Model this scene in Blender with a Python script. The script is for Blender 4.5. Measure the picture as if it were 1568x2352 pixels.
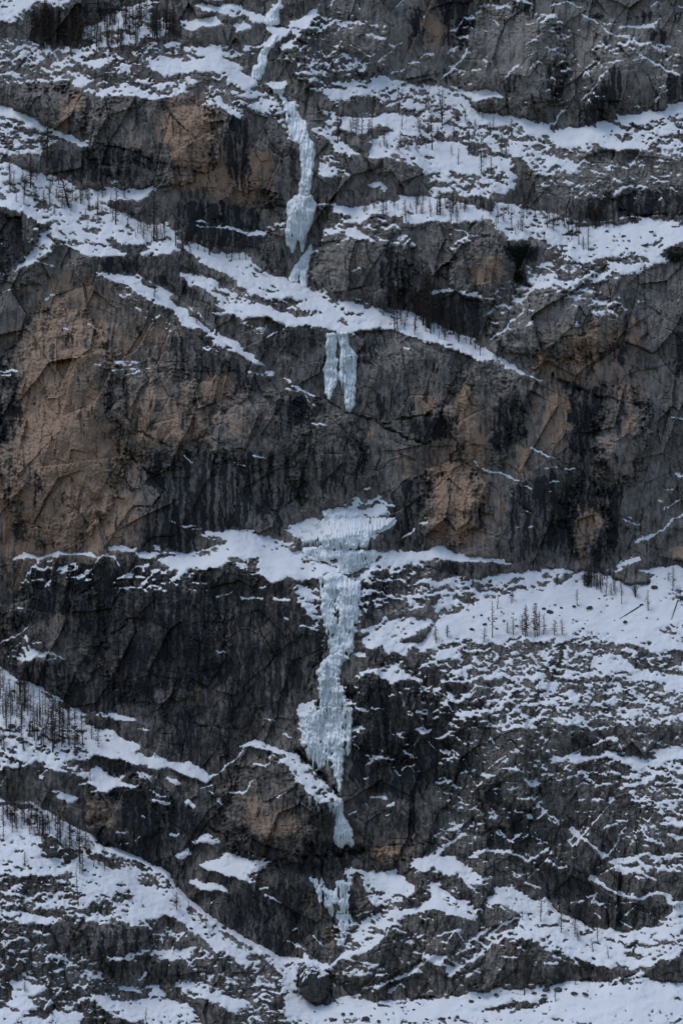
import bpy, bmesh, math, random
import numpy as np
from mathutils import Vector, Matrix

scene = bpy.context.scene
for o in list(bpy.data.objects):
    bpy.data.objects.remove(o, do_unlink=True)

# ------------------------------------------------------------------ camera
DIST, MPP = 1400.0, 0.45            # distance to the face (m), metres per image pixel there
FPX = DIST / MPP                    # focal length in pixels of a 1024-pixel-high picture
PITCH = math.radians(7.0)
CAM = np.array([0.0, -DIST, 60.0])
UC, VC = 341.0, 512.0
cam_data = bpy.data.cameras.new('camera')
cam_data.sensor_fit = 'VERTICAL'
cam_data.sensor_height = 36.0
cam_data.sensor_width = 24.0
cam_data.lens = 36.0 * FPX / 1024.0
cam_data.clip_start = 1.0
cam_data.clip_end = 8000.0
cam = bpy.data.objects.new('camera', cam_data)
scene.collection.objects.link(cam)
cam.location = CAM
cam.rotation_euler = (math.radians(90) + PITCH, 0, 0)
scene.camera = cam

# ------------------------------------------------------------------ sky and light
SUN_EL, SUN_AZ = math.radians(66), math.radians(-105)   # azimuth: 0 = +Y (behind the face), high on the left
world = bpy.data.worlds.new('World')
scene.world = world
world.use_nodes = True
wn = world.node_tree
wn.nodes.clear()
sky = wn.nodes.new('ShaderNodeTexSky')
sky.sky_type = 'NISHITA'
sky.sun_disc = False
sky.sun_elevation = SUN_EL
sky.sun_rotation = SUN_AZ
sky.altitude = 1500
sky.air_density = 1.0
sky.dust_density = 1.0
sky.ozone_density = 1.0
bg = wn.nodes.new('ShaderNodeBackground')
bg.inputs['Strength'].default_value = 0.12
wo = wn.nodes.new('ShaderNodeOutputWorld')
wn.links.new(sky.outputs[0], bg.inputs[0])
wn.links.new(bg.outputs[0], wo.inputs[0])
sun_data = bpy.data.lights.new('sun', 'SUN')
sun_data.energy = 1.0
sun_data.angle = math.radians(28)
sun_data.color = (1.0, 0.965, 0.93)
sun = bpy.data.objects.new('sun', sun_data)
scene.collection.objects.link(sun)
sd = Vector((math.sin(SUN_AZ) * math.cos(SUN_EL), math.cos(SUN_AZ) * math.cos(SUN_EL), math.sin(SUN_EL)))
sun.rotation_euler = sd.to_track_quat('Z', 'Y').to_euler()
sun.location = (0, -300, 600)
vs = scene.view_settings
vs.view_transform = 'Standard'
vs.look = 'None'
vs.gamma = 1.0
vs.exposure = 0.24
vs.use_curve_mapping = False
scene.render.resolution_x, scene.render.resolution_y = 682, 1024

# Layout survey of the mountain face, noted on a 3 x 6 sheet of survey tiles
# (tile letter = column, digit = row; 6.272 tile units = 1 image pixel at 682x1024).
# value first (snow cover 0..1, or wN = a snowy ledge N units wide), then corner points.
SNOW = """
B3 .5 820,370 868,380 850,640 800,770 785,620
B4 .58 440,200 570,150 530,500 480,430
B2 .58 370,1090 560,1040 600,1190 400,1195
B2 .62 920,1060 1085,1045 970,1170 900,1195
B3 .65 440,150 530,150 600,230 700,300 560,270
B3 .5 540,640 640,720 600,900 560,940 620,820
B4 .4 740,180 800,200 800,420 750,420
B0 .5 330,600 380,700 420,900 380,880 330,720
B0 .5 520,760 600,820 580,960 550,880
A1 .4 1040,300 1180,420 1200,520 1060,480
B0 .96 300,220 370,215 300,290 250,305 240,292 290,240
B0 .9 330,0 345,0 340,60 300,80 280,40
C0 .115 0,0 1568,0 1568,700 0,600
B0 .12 270,160 700,0 1568,0 1568,560 600,600
A3 .12 60,180 1568,200 1568,420 60,420
C4 .21 0,0 900,300 1568,300 1568,1254 0,1254
B4 .12 760,0 1568,0 1568,1000 820,900
B3 .12 740,900 1568,900 1568,1254 740,1254
C5 .2 0,0 1568,0 1568,700 0,1000
B1 .12 560,200 1568,300 1568,500 600,500
C1 .12 350,640 1568,640 1568,900 350,1000
A1 .1 0,200 400,300 300,900 0,900
B5 .14 640,600 1568,500 1568,1100 640,1100
A0 .5 0,0 440,0 420,60 200,60 150,200 0,160
A0 .85 0,0 250,0 80,110 0,130
A0 .62 510,180 620,110 780,20 1000,0 960,100 1100,150 1000,230 560,300 510,230
A0 .47 0,240 200,250 500,290 1000,240 1568,260 1568,520 1300,520 1000,620 560,600 430,500 0,540
A0 .9 480,380 660,375 640,410
A0 .8 930,380 1180,370 1360,330 1480,440 1250,440 1040,470 980,440
A0 .92 1230,280 1390,320 1380,400 1250,370
A0 .92 1400,440 1568,460 1568,560 1480,540
A0 .85 1180,20 1480,10 1568,90 1450,110 1300,60
A0 .8 1100,130 1360,90 1420,140 1200,190
A0 .92 1440,140 1568,150 1568,190 1480,190
A0 .85 420,520 520,470 530,500 430,525
A0 .85 570,610 720,530 740,560 580,615
A0 .85 780,570 870,510 850,550
A0 .85 1100,550 1220,490 1230,510 1110,565
A0 .95 0,660 130,690 250,740 240,755 100,725 0,705
A0 .5 0,700 250,750 560,900 550,925 400,860 260,1000 0,960
A0 .95 300,780 400,830 480,880 550,900 540,920 420,890 380,835
A0 .7 0,965 60,1000 300,1110 520,1180 700,1160 900,1190 1000,1160 920,1254 0,1254
A0 .8 1420,690 1500,680 1510,760 1460,730
A0 .5 1250,540 1568,560 1568,680 1300,680
A1 .68 0,0 310,0 500,60 520,100 690,110 690,180 840,250 950,310 1060,300 1100,390 1060,490 930,510 840,490 960,420 850,440 600,380 500,370 300,300 200,260 130,230 0,190
A1 .6 740,100 930,80 900,140 760,160
A1 .62 280,290 600,330 820,500 540,520 350,400
A1 .58 240,360 350,270 330,400 300,480 120,600 105,580
A1 .96 460,565 540,570 640,620 730,620 830,620 900,680 1000,710 1080,750 1090,800 1190,830 1170,850 1290,950 1400,1030 1500,1070 1568,1130 1568,1150 1480,1120 1380,1050 1260,960 1160,950 1050,830 920,770 800,700 690,660 600,610
A1 .3 690,680 1000,790 1150,1000 1000,1010 760,800
A1 .35 1300,980 1450,1110 1400,1150 1280,1090
A1 .9 1170,420 1300,450 1320,480 1568,480 1568,700 1480,640 1300,570 1200,500
A1 .62 1150,580 1250,600 1568,740 1568,960 1400,860 1300,720 1150,680
A1 .85 1470,810 1568,830 1568,900 1450,860
A1 w14 1350,875 1440,870
A1 w6 310,480 380,435 480,460
A1 w9 190,530 250,535 335,575
A1 w6 110,600 240,450
A1 w6 1230,320 1400,330 1568,380
A1 w6 1230,295 1300,300
A1 w7 400,960 440,965
A1 w7 540,935 610,960
A1 w7 600,1190 660,1220
A1 w6 700,1230 780,1215 860,1220
A1 w6 720,1165 880,1180
A1 w9 0,1230 110,1225
A1 w10 20,740 70,720
A1 w6 280,780 360,745
B0 .9 100,40 330,150 250,160 150,120
B0 .92 240,170 400,170 480,200 370,220 300,230
B0 .65 20,150 150,140 200,180 40,190
B0 .9 400,150 540,60 590,80 500,170 430,190
B0 .8 120,290 310,290 220,320 150,310
B0 .55 0,400 200,500 330,620 350,720 250,740 100,680 0,540
B0 .9 0,400 120,450 220,500 160,520 40,460
B0 .85 20,680 80,690 100,760 60,750
B0 .96 230,510 300,515 400,520 370,570 290,560
B0 .3 270,160 700,0 850,60 600,260 420,400 250,400
B0 .42 550,270 860,340 900,440 700,540 560,590 430,480
B0 .6 590,580 700,500 1000,480 1200,540 1568,560 1568,740 1250,740 1100,720 950,630 850,600 700,690
B0 .86 900,630 1000,690 1170,740 1260,750 1230,820 1130,840 1080,900 1300,930 1400,970 1290,960 1060,970 960,990 900,960 920,880 980,840 1030,780 950,780 850,840 720,830 740,730 850,740 970,720 960,690
B0 .6 580,680 720,700 700,870 620,860
B0 .6 500,760 700,860 900,980 700,960 560,810
B0 .56 1100,720 1568,740 1568,1254 1300,1254 1230,1040 900,980
B0 .88 1180,1000 1568,1000 1568,1090 1450,1060 1240,1060
B0 .92 1260,860 1450,900 1568,990 1400,960
B0 .5 560,980 700,960 720,1060 860,1100 700,1110 580,1110
B0 .9 880,1140 960,1140 1040,1190 960,1180
B0 .97 1070,1215 1270,1230 1280,1254 1070,1254
B0 w7 950,390 1010,350 1060,280 1100,270
B0 w7 1290,570 1400,460 1480,380 1510,310
B0 w8 1040,460 1130,445
B0 w8 1090,550 1180,540
B0 w6 860,400 920,385
B0 w9 885,225 915,222
B0 w12 960,245 990,235
B0 w6 630,50 690,0
B0 w8 700,195 790,130
B0 w8 560,210 660,150
B0 w7 915,165 960,160
B0 w8 1080,35 1110,32
B0 w7 660,285 740,300
B0 w7 1230,355 1310,340
B1 .88 1070,115 1270,125 1330,160 1568,180 1568,290 1450,310 1370,290 1290,290 1200,310 1130,290 1060,270 990,250 900,240 840,270 750,290 790,240 650,240 700,190 860,180 990,170 1080,170
B1 w7 570,185 680,185
B1 .9 620,330 680,350 640,360
B1 .96 745,360 800,310 840,340 900,390 820,380
B1 .38 560,300 900,250 1000,400 700,420
B1 .55 240,330 360,300 360,340 260,350
B1 .85 170,350 250,370 230,395 160,380
B1 w7 0,330 130,355 200,360
B1 w7 1430,340 1500,350 1510,380 1570,375
B1 w7 1510,385 1480,410
B1 .89 0,560 140,545 220,600 300,650 390,665 520,700 580,740 640,720 680,790 770,770 830,810 960,830 1050,870 1130,870 1220,890 1330,950 1440,1000 1568,1040 1568,1150 1480,1100 1330,1060 1200,1030 1100,990 960,970 880,990 740,990 620,970 530,950 400,940 280,920 320,880 500,890 500,830 430,770 300,780 150,760 140,720 0,640
B1 .5 0,700 150,770 500,800 500,880 300,880 60,830
B1 .85 0,820 180,810 370,860 320,900 130,900 0,880
B1 -.4 110,600 200,630 260,660 180,650
B1 -.4 190,690 350,720 330,740 220,720
B1 -.4 720,890 780,930 760,960 710,930
B1 -.4 600,860 750,830 770,850 620,870
B1 -.3 800,900 900,900 930,950 830,960
B1 .96 0,1020 80,1060 90,1110 170,1130 270,1230 200,1190 100,1130 0,1060
B1 .6 540,1000 640,1000 640,1020 550,1020
B1 .4 80,940 350,950 450,1000 100,1010
B1 w16 1300,740 1420,720 1568,750
B1 w10 520,490 575,480
B1 w6 800,600 860,590
B1 w8 1120,1085 1150,1085
B1 w6 780,490 800,480
C0 w8 0,560 100,450 190,370 210,300
C0 w10 440,480 520,420 540,410
C0 w8 580,290 670,210
C0 w6 590,350 640,320
C0 w6 560,165 640,130
C0 w8 680,130 740,95
C0 w10 740,40 840,15 920,50
C0 w9 940,95 1000,120 1100,210 1220,230
C0 w16 1180,170 1380,165
C0 w8 1370,170 1430,115
C0 w11 1290,345 1380,390 1530,475
C0 w8 1250,385 1330,370
C0 w11 1090,390 1170,385
C0 w8 1040,440 1090,420
C0 w6 1080,450 1030,520 920,640
C0 w6 380,40 470,45
C0 w8 1400,275 1490,295
C0 w7 710,295 760,320
C0 w9 1530,40 1568,45
C0 w6 370,130 400,155
C0 w7 900,190 920,188
C0 w8 580,650 610,655
C0 w10 800,690 850,690
C0 w7 750,770 800,705
C0 w8 1420,545 1460,530
C0 .3 980,90 1250,210 1300,330 1100,230
C0 .7 0,570 260,550 350,540 430,580 330,620 0,640
C0 .58 0,760 60,760 220,740 330,700 600,740 700,780 860,800 1000,790 1180,710 1390,690 1568,650 1568,1000 1300,960 1060,950 500,1010 300,940 0,860
C0 .96 60,770 230,730 320,700 480,710 610,740 560,760 400,770 330,740
C0 .96 560,790 740,780 740,890 1030,890 1130,800 1090,780 860,800 720,840 600,830
C0 .96 1140,760 1200,720 1390,695 1568,650 1568,690 1400,740 1370,770 1250,760
C0 .96 1050,900 1290,910 1280,940 1070,945
C0 .9 0,880 60,880 200,970 320,990 500,1010 490,1070 350,1050 290,1090 100,1030 0,960
C0 .58 0,860 300,940 500,1010 520,1230 300,1230 0,1160
C0 .55 540,1020 650,940 1000,1000 850,1100 690,1110
C0 .9 680,1020 760,980 780,1030 700,1050
C0 .9 780,1040 920,1000 870,1100
C0 .3 690,1050 1568,960 1568,1254 600,1254
C0 .25 430,770 1100,930 900,970 500,900
C1 .6 0,0 400,0 510,120 420,150 300,140 0,80
C1 .3 400,0 1000,0 800,60
C1 .96 0,180 100,240 220,200 340,210 350,280 270,300 120,300 0,290
C1 .75 340,220 420,160 560,200 700,240 850,290 1000,310 1200,290 1290,260 1480,280 1568,320 1568,420 1480,460 1420,490 1490,550 1420,560 1270,500 1100,520 960,550 880,510 800,470 640,430 480,410 380,350
C1 .97 1000,350 1300,320 1568,330 1568,400 1400,340 1280,470 1050,480 880,480
C1 .52 600,580 800,480 1000,540 1300,510 1420,560 1300,620 1050,680 850,690 760,700 590,680
C1 .96 580,670 780,620 700,670 600,690
C1 .96 730,690 850,660 850,700
C1 .92 1110,560 1280,570 1270,600 1180,600
C1 .85 1130,650 1320,620 1240,650
C1 w15 20,740 130,720 200,745 370,780
C1 w10 380,750 440,710
C1 w8 450,675 500,665
C1 w11 480,760 520,780 620,730
C1 w11 520,795 590,760
C1 w8 680,765 730,750
C1 w11 850,740 900,785
C1 w8 910,780 945,780
C1 w12 985,775 1040,800 1100,790
C1 w7 970,825 1010,810
C1 w7 990,850 1070,840
C1 w10 350,1030 420,990 490,920 570,840
C1 w7 590,840 635,860
C1 w8 590,960 620,915
C1 w7 1290,790 1330,790
C1 w9 360,925 400,930
C1 .96 0,960 60,980 180,1040 260,1080 350,1100 420,1150 500,1190 600,1254 560,1254 410,1170 300,1160 200,1130 130,1090 0,1060
C1 .3 540,560 640,540 640,640 560,620
A2 .3 1330,30 1480,0 1500,50 1350,60
A2 w8 600,95 660,120
A2 w7 700,190 780,160 870,130
A2 w7 910,115 950,115
A2 w7 720,75 810,95 880,85
A2 w9 0,160 70,160
A2 w6 20,140 110,130
A2 w8 1455,710 1530,730
A2 w7 1065,655 1080,665
A2 w7 1150,665 1215,710
A2 w11 1150,1105 1220,1100
A2 w7 1210,1130 1250,1125
A2 w8 1060,1070 1100,1085
A2 .8 1230,1160 1350,1130 1568,1100 1568,1200 1440,1180 1300,1200
A2 .96 1340,1254 1420,1220 1568,1210 1568,1254
A2 .96 660,1215 860,1240 880,1254 680,1254
A2 w9 960,1230 1000,1240
B2 .96 70,0 170,40 270,130 180,90 80,30
B2 .92 240,140 330,150 310,175 250,165
B2 w8 150,140 230,150
B2 w10 370,175 410,200
B2 w12 430,220 500,260 580,290
B2 w8 380,245 470,250 530,320 570,350
B2 w10 550,460 630,480
B2 w9 40,710 120,730
B2 w6 170,655 255,680
B2 w10 870,875 900,870
B2 w7 480,1000 500,1000
B2 .5 690,960 830,910 990,920 1080,950 1070,990 880,1000 740,990
B2 .96 600,1020 700,985 850,1010 980,980 1040,1010 960,1040 850,1050 650,1040
B2 .96 500,1040 620,1060 870,1060 1080,1050 1060,1080 960,1150 920,1170 700,1160 560,1180 440,1160
B2 w12 370,1130 480,1170
B2 w13 440,1100 560,1140
B2 w8 350,1250 440,1225
B2 .8 0,1120 160,1110 200,1150 370,1200 440,1220 350,1254 0,1254
B2 .55 1140,1080 1260,1060 1270,1085 1150,1100
B2 w8 1120,1180 1190,1120
B2 .6 1310,1225 1420,1254 1300,1254
C2 .96 170,0 250,0 300,40 200,30
C2 .96 320,10 400,40 420,60 340,70
C2 w10 410,60 520,110 610,170 680,190
C2 w10 605,615 700,655 780,690
C2 w11 250,690 300,740 430,775 530,820
C2 w8 560,850 615,880
C2 w6 700,740 790,735
C2 w6 740,825 790,820
C2 w7 830,740 870,738
C2 w8 1500,425 1568,435
C2 w10 1510,780 1568,790
C2 w8 1450,880 1500,870
C2 w15 1280,1200 1400,1160
C2 w12 1400,1160 1480,1080 1568,1020
C2 w7 1400,940 1430,950
C2 w7 1450,1000 1560,930
C2 w6 1190,1070 1300,1090
C2 w6 1215,1045 1245,1050
C2 w6 730,895 745,890
C2 w6 520,1110 545,1100
C2 w6 605,1115 635,1110
C2 w8 570,1000 600,1010
A3 w11 90,215 160,185 240,210 350,180 430,185 500,190 560,185 600,205
A3 w7 160,320 240,215
A3 w12 600,230 650,185 720,200 750,255
A3 .96 660,120 760,130 880,170 820,175 700,160
A3 .96 830,195 920,170 960,190 1050,200 1200,190 1300,180 1420,130 1568,130 1568,200 1480,200 1360,270 1250,280 1140,290 1080,330 1020,355 1110,290 1000,230
A3 w10 740,345 870,260
A3 w8 375,300 490,285
A3 w7 890,365 950,315
A3 w7 495,325 570,280
A3 w7 750,400 820,380
A3 w12 900,280 930,250
A3 w14 205,350 260,345
A3 w7 1370,455 1450,420
A3 w14 1520,460 1568,460
A3 w8 60,530 145,525
A3 w5 1350,800 1415,795
A3 w6 345,130 355,130
A3 w11 965,150 1000,150
A3 .8 1230,60 1350,40 1568,5 1568,110 1440,90 1300,100
A3 .8 1470,210 1568,240 1568,262 1500,240
A3 .2 90,230 300,220 600,220 560,330 200,380
A3 .3 1000,240 1150,300 1100,400 900,430 800,380
A3 w10 0,740 120,690 165,650
A3 w10 150,700 200,780 240,810
A3 w7 130,810 200,790
A3 w9 270,800 330,800 400,845
A3 w7 290,850 350,835
A3 w6 200,740 260,735
A3 .4 60,700 330,800 200,850 50,830
A3 .95 0,895 60,960 130,985 190,1000 250,1050 360,1090 400,1140 520,1190 500,1254 0,1254
A3 .96 540,1175 680,1180 780,1210 880,1250 650,1210
B3 .96 0,130 60,120 200,120 350,150 500,170 480,230 560,220 680,260 740,300 680,310 600,300 590,340 440,350 430,320 330,360 280,360 230,290 190,200 60,170 0,220
B3 .75 440,370 590,390 600,640 560,640 520,560 450,470
B3 .35 0,170 190,200 280,360 420,400 300,420 100,330
B3 w12 110,460 230,470
B3 w14 290,460 390,465
B3 w7 0,430 45,420
B3 w14 465,630 575,660
B3 w10 360,585 400,590
B3 w9 220,390 255,395
B3 .92 900,160 1000,165 1130,155 1240,170 1320,130 1400,150 1470,190 1568,210 1568,235 1420,215 1320,210 1200,230 1050,230 960,190
B3 .6 820,250 1000,180 1300,220 1010,280 850,300
B3 .96 700,350 860,310 960,290 800,370 680,390
B3 .42 850,340 1000,280 1300,230 1330,330 1250,540 1000,560 830,600 830,420
B3 .58 1300,330 1400,310 1568,330 1568,540 1330,570
B3 .97 1568,510 1440,570 1330,610 1270,680 1180,750 1260,780 1320,720 1400,730 1568,680
B3 .68 870,650 1010,580 1200,560 1310,600 1200,680 1000,760 880,780 870,740
B3 w13 870,660 1010,580
B3 w11 870,760 980,715
B3 .85 980,760 1060,740 1200,710 1140,840 1000,800
B3 .92 800,780 870,800 900,840 780,810
B3 .88 1180,830 1260,760 1330,640 1310,760
B3 .85 1340,800 1480,770 1440,830 1340,830
B3 .9 1030,840 1080,880 1110,900 1180,950 1100,960 1010,960 940,920 1020,910
B3 w15 850,945 900,910 1000,900 1040,930
B3 w11 1190,975 1290,1055
B3 w11 1210,900 1320,850
B3 w10 1420,980 1568,975
B3 w11 1390,1060 1450,1110 1568,1040
B3 w15 1200,1160 1260,1195
B3 w9 1030,1075 1050,1075
B3 w9 1085,1045 1105,1055
B3 w9 1110,1105 1125,1125
B3 w9 840,1150 865,1165
B3 w8 1140,1190 1160,1195
B3 .5 1180,830 1568,720 1568,970 1200,900
B3 .4 1420,1100 1568,1050 1568,1254 1430,1254
B3 w7 240,1220 300,1220
C3 .88 0,200 30,140 80,140 180,190 330,190 440,200 510,240 420,230 300,220 140,220 0,220
C3 .58 0,330 150,305 270,340 400,290 560,270 700,290 690,370 430,440 200,540 0,590
C3 .97 0,610 200,520 440,440 680,380 880,340 900,300 960,300 1100,330 1230,360 1370,350 1380,290 1210,280 1300,265 1400,255 1568,265 1568,700 1450,720 1280,740 1090,720 950,700 800,720 560,720 330,740 200,720 0,720
C3 .96 1070,280 1150,270 1250,200 1310,180 1300,210 1150,295
C3 .75 520,280 870,290 880,330 700,350 560,380
C3 -.6 1130,300 1250,290 1370,330 1290,360 1190,350
C3 -.4 1460,430 1568,420 1568,470 1480,460
C3 -.3 1390,680 1500,630 1568,650 1480,710
C3 .92 40,790 200,770 120,830 40,830
C3 .51 0,720 560,720 950,700 1290,750 1280,800 1568,800 1568,1254 500,1254 320,1150 300,1050 420,1000 290,940 260,860 0,840
C3 .85 300,930 440,900 330,960
C3 .9 1000,850 1060,820 1200,830 1250,900 1030,910
C3 .9 1050,920 1400,930 1568,960 1568,1090 1450,1000
C3 .9 570,960 680,930 620,970
C3 .92 1280,740 1400,800 1568,790 1568,720 1300,720
C3 w11 130,980 230,985 300,940
C3 w9 170,1100 260,1010 370,1020 420,1020
C3 w10 75,1040 130,1100 165,1100
C3 w13 190,1190 310,1200
A4 .72 0,0 60,30 200,60 280,140 360,160 450,230 540,240 560,310 700,370 740,400 860,430 900,470 1000,500 1060,540 1150,545 1290,600 1320,650 1300,700 1180,640 1050,590 900,560 700,540 600,500 540,560 480,520 350,540 200,540 0,480
A4 .97 560,320 680,340 740,400 860,430 880,460 780,470 860,500 1000,530 1060,550 1160,545 1290,600 1310,690 1200,630 1050,590 880,560 640,520 560,480
A4 -.5 790,465 900,470 1000,500 960,510 860,490
A4 .96 540,230 700,245 800,270 880,300 760,310 650,260
A4 .58 0,490 250,560 330,520 540,560 640,580 700,640 850,680 870,710 760,690 690,740 600,720 520,660 400,600 240,600 200,560 0,600
A4 .85 470,690 540,660 640,700
A4 .88 560,600 690,640 860,700 700,690 680,740 600,720
A4 .85 240,600 300,560 260,660
A4 .72 300,690 400,740 520,770 440,820 350,760
A4 .72 860,580 1000,620 1190,700 1100,710 1000,640 860,640
A4 .72 900,700 1000,730 1100,790 950,730
A4 w14 960,795 1050,805
A4 w13 1170,790 1220,820
A4 w10 1330,730 1390,810
A4 w10 1310,650 1380,600 1500,510 1568,420
A4 w13 1500,450 1568,420
A4 w10 1440,740 1520,740 1568,690
A4 .8 0,790 60,830 200,810 270,850 400,940 500,980 560,1010 640,1090 700,1100 780,1120 880,1170 1020,1220 1050,1254 0,1254
A4 .96 60,1040 130,960 300,1050 200,1100
A4 -.4 240,1080 290,1050 300,1090 250,1110
A4 -.4 280,1110 370,1110 360,1150 300,1140
A4 .75 1080,1100 1190,1100 1190,1130 1110,1160
A4 .88 1200,1050 1300,990 1380,1050 1300,1050 1220,1060
A4 .88 1260,1200 1340,1140 1430,1110 1568,1140 1568,1200 1400,1190 1300,1220
A4 w7 830,1040 880,1020
A4 w8 740,1080 800,1050
A4 w10 1070,1000 1120,1005
A4 w9 885,885 905,888
A4 w7 740,990 810,990
A4 w6 0,690 40,650
A4 w7 870,345 940,350
A4 .5 860,330 930,340 920,370 860,360
B4 w9 0,575 100,505
B4 .96 100,440 180,415 270,450 370,490 440,495 530,570 590,630 640,700 720,760 700,780 600,730 520,690 430,630 400,570 340,510 240,470
B4 .6 420,600 700,760 600,800 500,730
B4 w14 30,740 110,740
B4 w7 110,740 165,665
B4 w7 320,770 390,730
B4 w6 175,560 240,580 280,520
B4 w12 890,550 920,520 950,520
B4 w11 960,515 1060,535
B4 w9 1100,600 1180,560
B4 w13 920,775 1000,780
B4 w13 1010,820 1060,810
B4 w8 1205,605 1225,605
B4 w10 830,200 860,220
B4 w7 900,210 990,220
B4 w7 1000,885 1025,875
B4 w15 1220,225 1260,250
B4 w8 360,370 410,390
B4 w8 840,320 850,310
B4 w10 780,880 820,850
B4 .32 1270,1030 1500,910 1500,1000 1340,1110 1290,1140
B4 w13 1340,1110 1500,1000
B4 w7 1290,1020 1500,930
B4 w7 1400,1060 1480,1020
B4 .88 1160,1190 1250,1120 1330,1130 1450,1160 1568,1254 1480,1254 1300,1200 1230,1230
B4 .7 0,1100 120,1140 300,1160 210,1240 0,1254
B4 .5 730,1190 900,1210 1100,1250 750,1250
B4 .4 1350,90 1568,60 1568,330 1440,330
C4 .51 350,80 500,0 1568,0 1568,280 1400,290 1200,300 1000,290 700,240 560,330 400,300 330,200
C4 .28 700,340 1000,300 1568,300 1568,440 900,440
C4 .92 680,500 840,510 900,490 1000,500 1110,480 1120,500 950,540 850,530
C4 .96 1350,490 1400,460 1500,440 1568,470 1568,500 1450,490
C4 .72 1120,490 1350,510 1568,480 1568,620 1420,620 1250,580 1100,530
C4 .52 1150,600 1568,580 1568,900 1380,860 1250,830 1200,700
C4 .33 690,510 1150,540 1250,700 830,680
C4 .25 100,200 400,300 700,600 500,620 120,340
C4 .92 1390,840 1460,890 1530,920 1568,860 1568,960 1470,930
C4 w12 830,650 950,620
C4 w13 1010,695 1110,690
C4 w10 1080,955 1140,935
C4 w15 870,960 920,1000 1000,1080 1080,1130
C4 w9 1090,1120 1160,1040 1200,960
C4 w15 1110,1185 1250,1160 1330,1120 1420,1160
C4 w9 1430,1145 1568,1120
C4 w10 480,1110 590,1165 720,1080
C4 w7 620,1015 720,1060
C4 w15 230,1140 330,1095 440,1120 480,1100
C4 w11 320,630 390,635
C4 w10 460,675 530,680
C4 w9 610,695 655,690
C4 w10 430,545 480,530
C4 w9 490,490 530,475
C4 w11 390,345 450,385
C4 w9 710,890 770,920
C4 w8 540,400 580,360
C4 w13 570,330 690,230
C4 w8 900,790 950,775
C4 w9 460,580 540,590
C4 w9 1270,910 1350,1030
C4 w13 0,1130 30,1100 190,1000
C4 w20 1480,1000 1568,1030
C4 w14 150,240 300,250
C4 w12 330,320 380,320
C4 .85 0,1140 130,1160 200,1220 300,1254 120,1254 0,1190
C4 .5 1150,1200 1568,1100 1568,1254 1100,1254
C4 .35 1100,850 1400,880 1450,1080 1250,1100
A5 .86 0,0 380,0 480,40 560,70 620,140 700,175 780,190 900,260 1020,290 1070,340 1130,410 1180,490 1250,540 1310,590 1400,650 1500,710 1568,760 1568,900 1480,880 1420,820 1300,760 1220,700 1150,640 1030,580 900,620 800,600 700,560 680,480 560,500 500,500 480,400 440,330 500,300 380,200 50,300 0,330
A5 -.45 280,20 390,90 500,230 440,240 320,200 220,160
A5 -.45 530,190 640,190 760,290 660,290
A5 -.4 700,430 850,450 840,500 720,490
A5 -.3 820,340 1000,370 1100,400 1040,430 900,370
A5 .46 0,330 440,330 690,560 900,620 1000,600 1220,700 1050,760 1000,850 900,640 500,640 400,620 0,620
A5 .88 0,530 240,570 360,600 330,630 180,600 0,560
A5 .85 260,460 440,480 440,510 300,500
A5 .36 0,620 330,640 300,760 600,850 1000,750 1568,800 1568,1254 0,1254
A5 .88 60,960 140,990 300,1030 200,1080 240,1130 100,1200 0,1254 0,1180 80,1100
A5 .88 330,900 400,900 360,960
A5 .92 0,1254 40,1210 160,1190 270,1220 450,1150 520,1254
A5 .9 530,1050 720,1110 940,1100 1000,1030 1060,1120 1200,1140 1260,1254 900,1254 700,1200
A5 .9 1110,1030 1190,1010 1350,1070 1568,1090 1568,1140 1480,1170 1300,1100 1200,1080
A5 .88 1030,860 1100,790 1200,770 1200,830
A5 -.5 500,620 900,640 960,760 650,800 480,760
A5 -.5 1000,890 1160,870 1200,960 1000,1010
A5 -.45 1260,880 1568,920 1568,960
A5 -.5 1240,1110 1450,1180 1300,1230 1220,1150
A5 -.3 560,850 960,850 1000,1000 700,980
A5 .88 1190,110 1300,55 1370,100 1300,105
A5 .85 1070,180 1190,170 1180,200 1100,220
A5 .88 1170,360 1260,345 1400,400 1440,440 1340,430 1250,430
A5 .88 1250,270 1330,210 1430,170 1568,250 1568,380 1450,340 1340,310
A5 .88 1260,500 1330,490 1370,520
A5 w9 1120,455 1180,485
A5 w14 870,985 910,930
B5 .97 0,660 100,720 250,800 350,850 490,865 460,1000 480,1090 570,1130 640,1140 720,1110 900,1110 940,1130 1040,1120 1250,1110 1400,1070 1568,1065 1568,1254 400,1254 380,1170 370,1100 380,990 330,930 250,850 150,800 0,760
B5 .43 0,760 150,800 250,860 370,980 380,1170 400,1254 0,1254
B5 -.3 230,1060 370,1080 375,1160 290,1120
B5 .96 430,760 460,750 550,850 640,880 640,930 590,900 480,850
B5 w6 380,730 440,765
B5 .97 900,290 1060,290 1100,340 1200,390 1130,470 1040,470 950,390
B5 .6 830,290 1060,270 1210,380 1200,430 980,540 900,470
B5 .97 1270,350 1350,360 1370,430 1440,480 1568,560 1568,590 1440,560 1330,510 1230,540 1160,560 1270,450
B5 .88 1180,220 1250,190 1330,200 1450,220 1568,310 1568,390 1480,340 1300,280
B5 .66 660,900 800,650 930,540 1150,480 1240,540 1050,610 960,700 860,790 740,840
B5 .92 820,780 1000,660 960,740 900,780
B5 w13 660,900 740,830 800,860 950,880
B5 w18 930,1030 1050,980 1140,940 1230,880 1310,830 1380,830
B5 w12 1030,1060 1110,1000
B5 w9 1010,710 1060,600
B5 w12 1320,710 1450,660
B5 w12 1500,750 1568,720
B5 w18 1380,830 1470,900 1400,950
B5 w15 720,1090 830,1075
B5 w10 1520,860 1568,810
B5 w10 730,1000 770,980
B5 w9 980,600 1080,530
B5 w12 840,570 940,540
B5 .6 0,170 110,200 0,220
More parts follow.
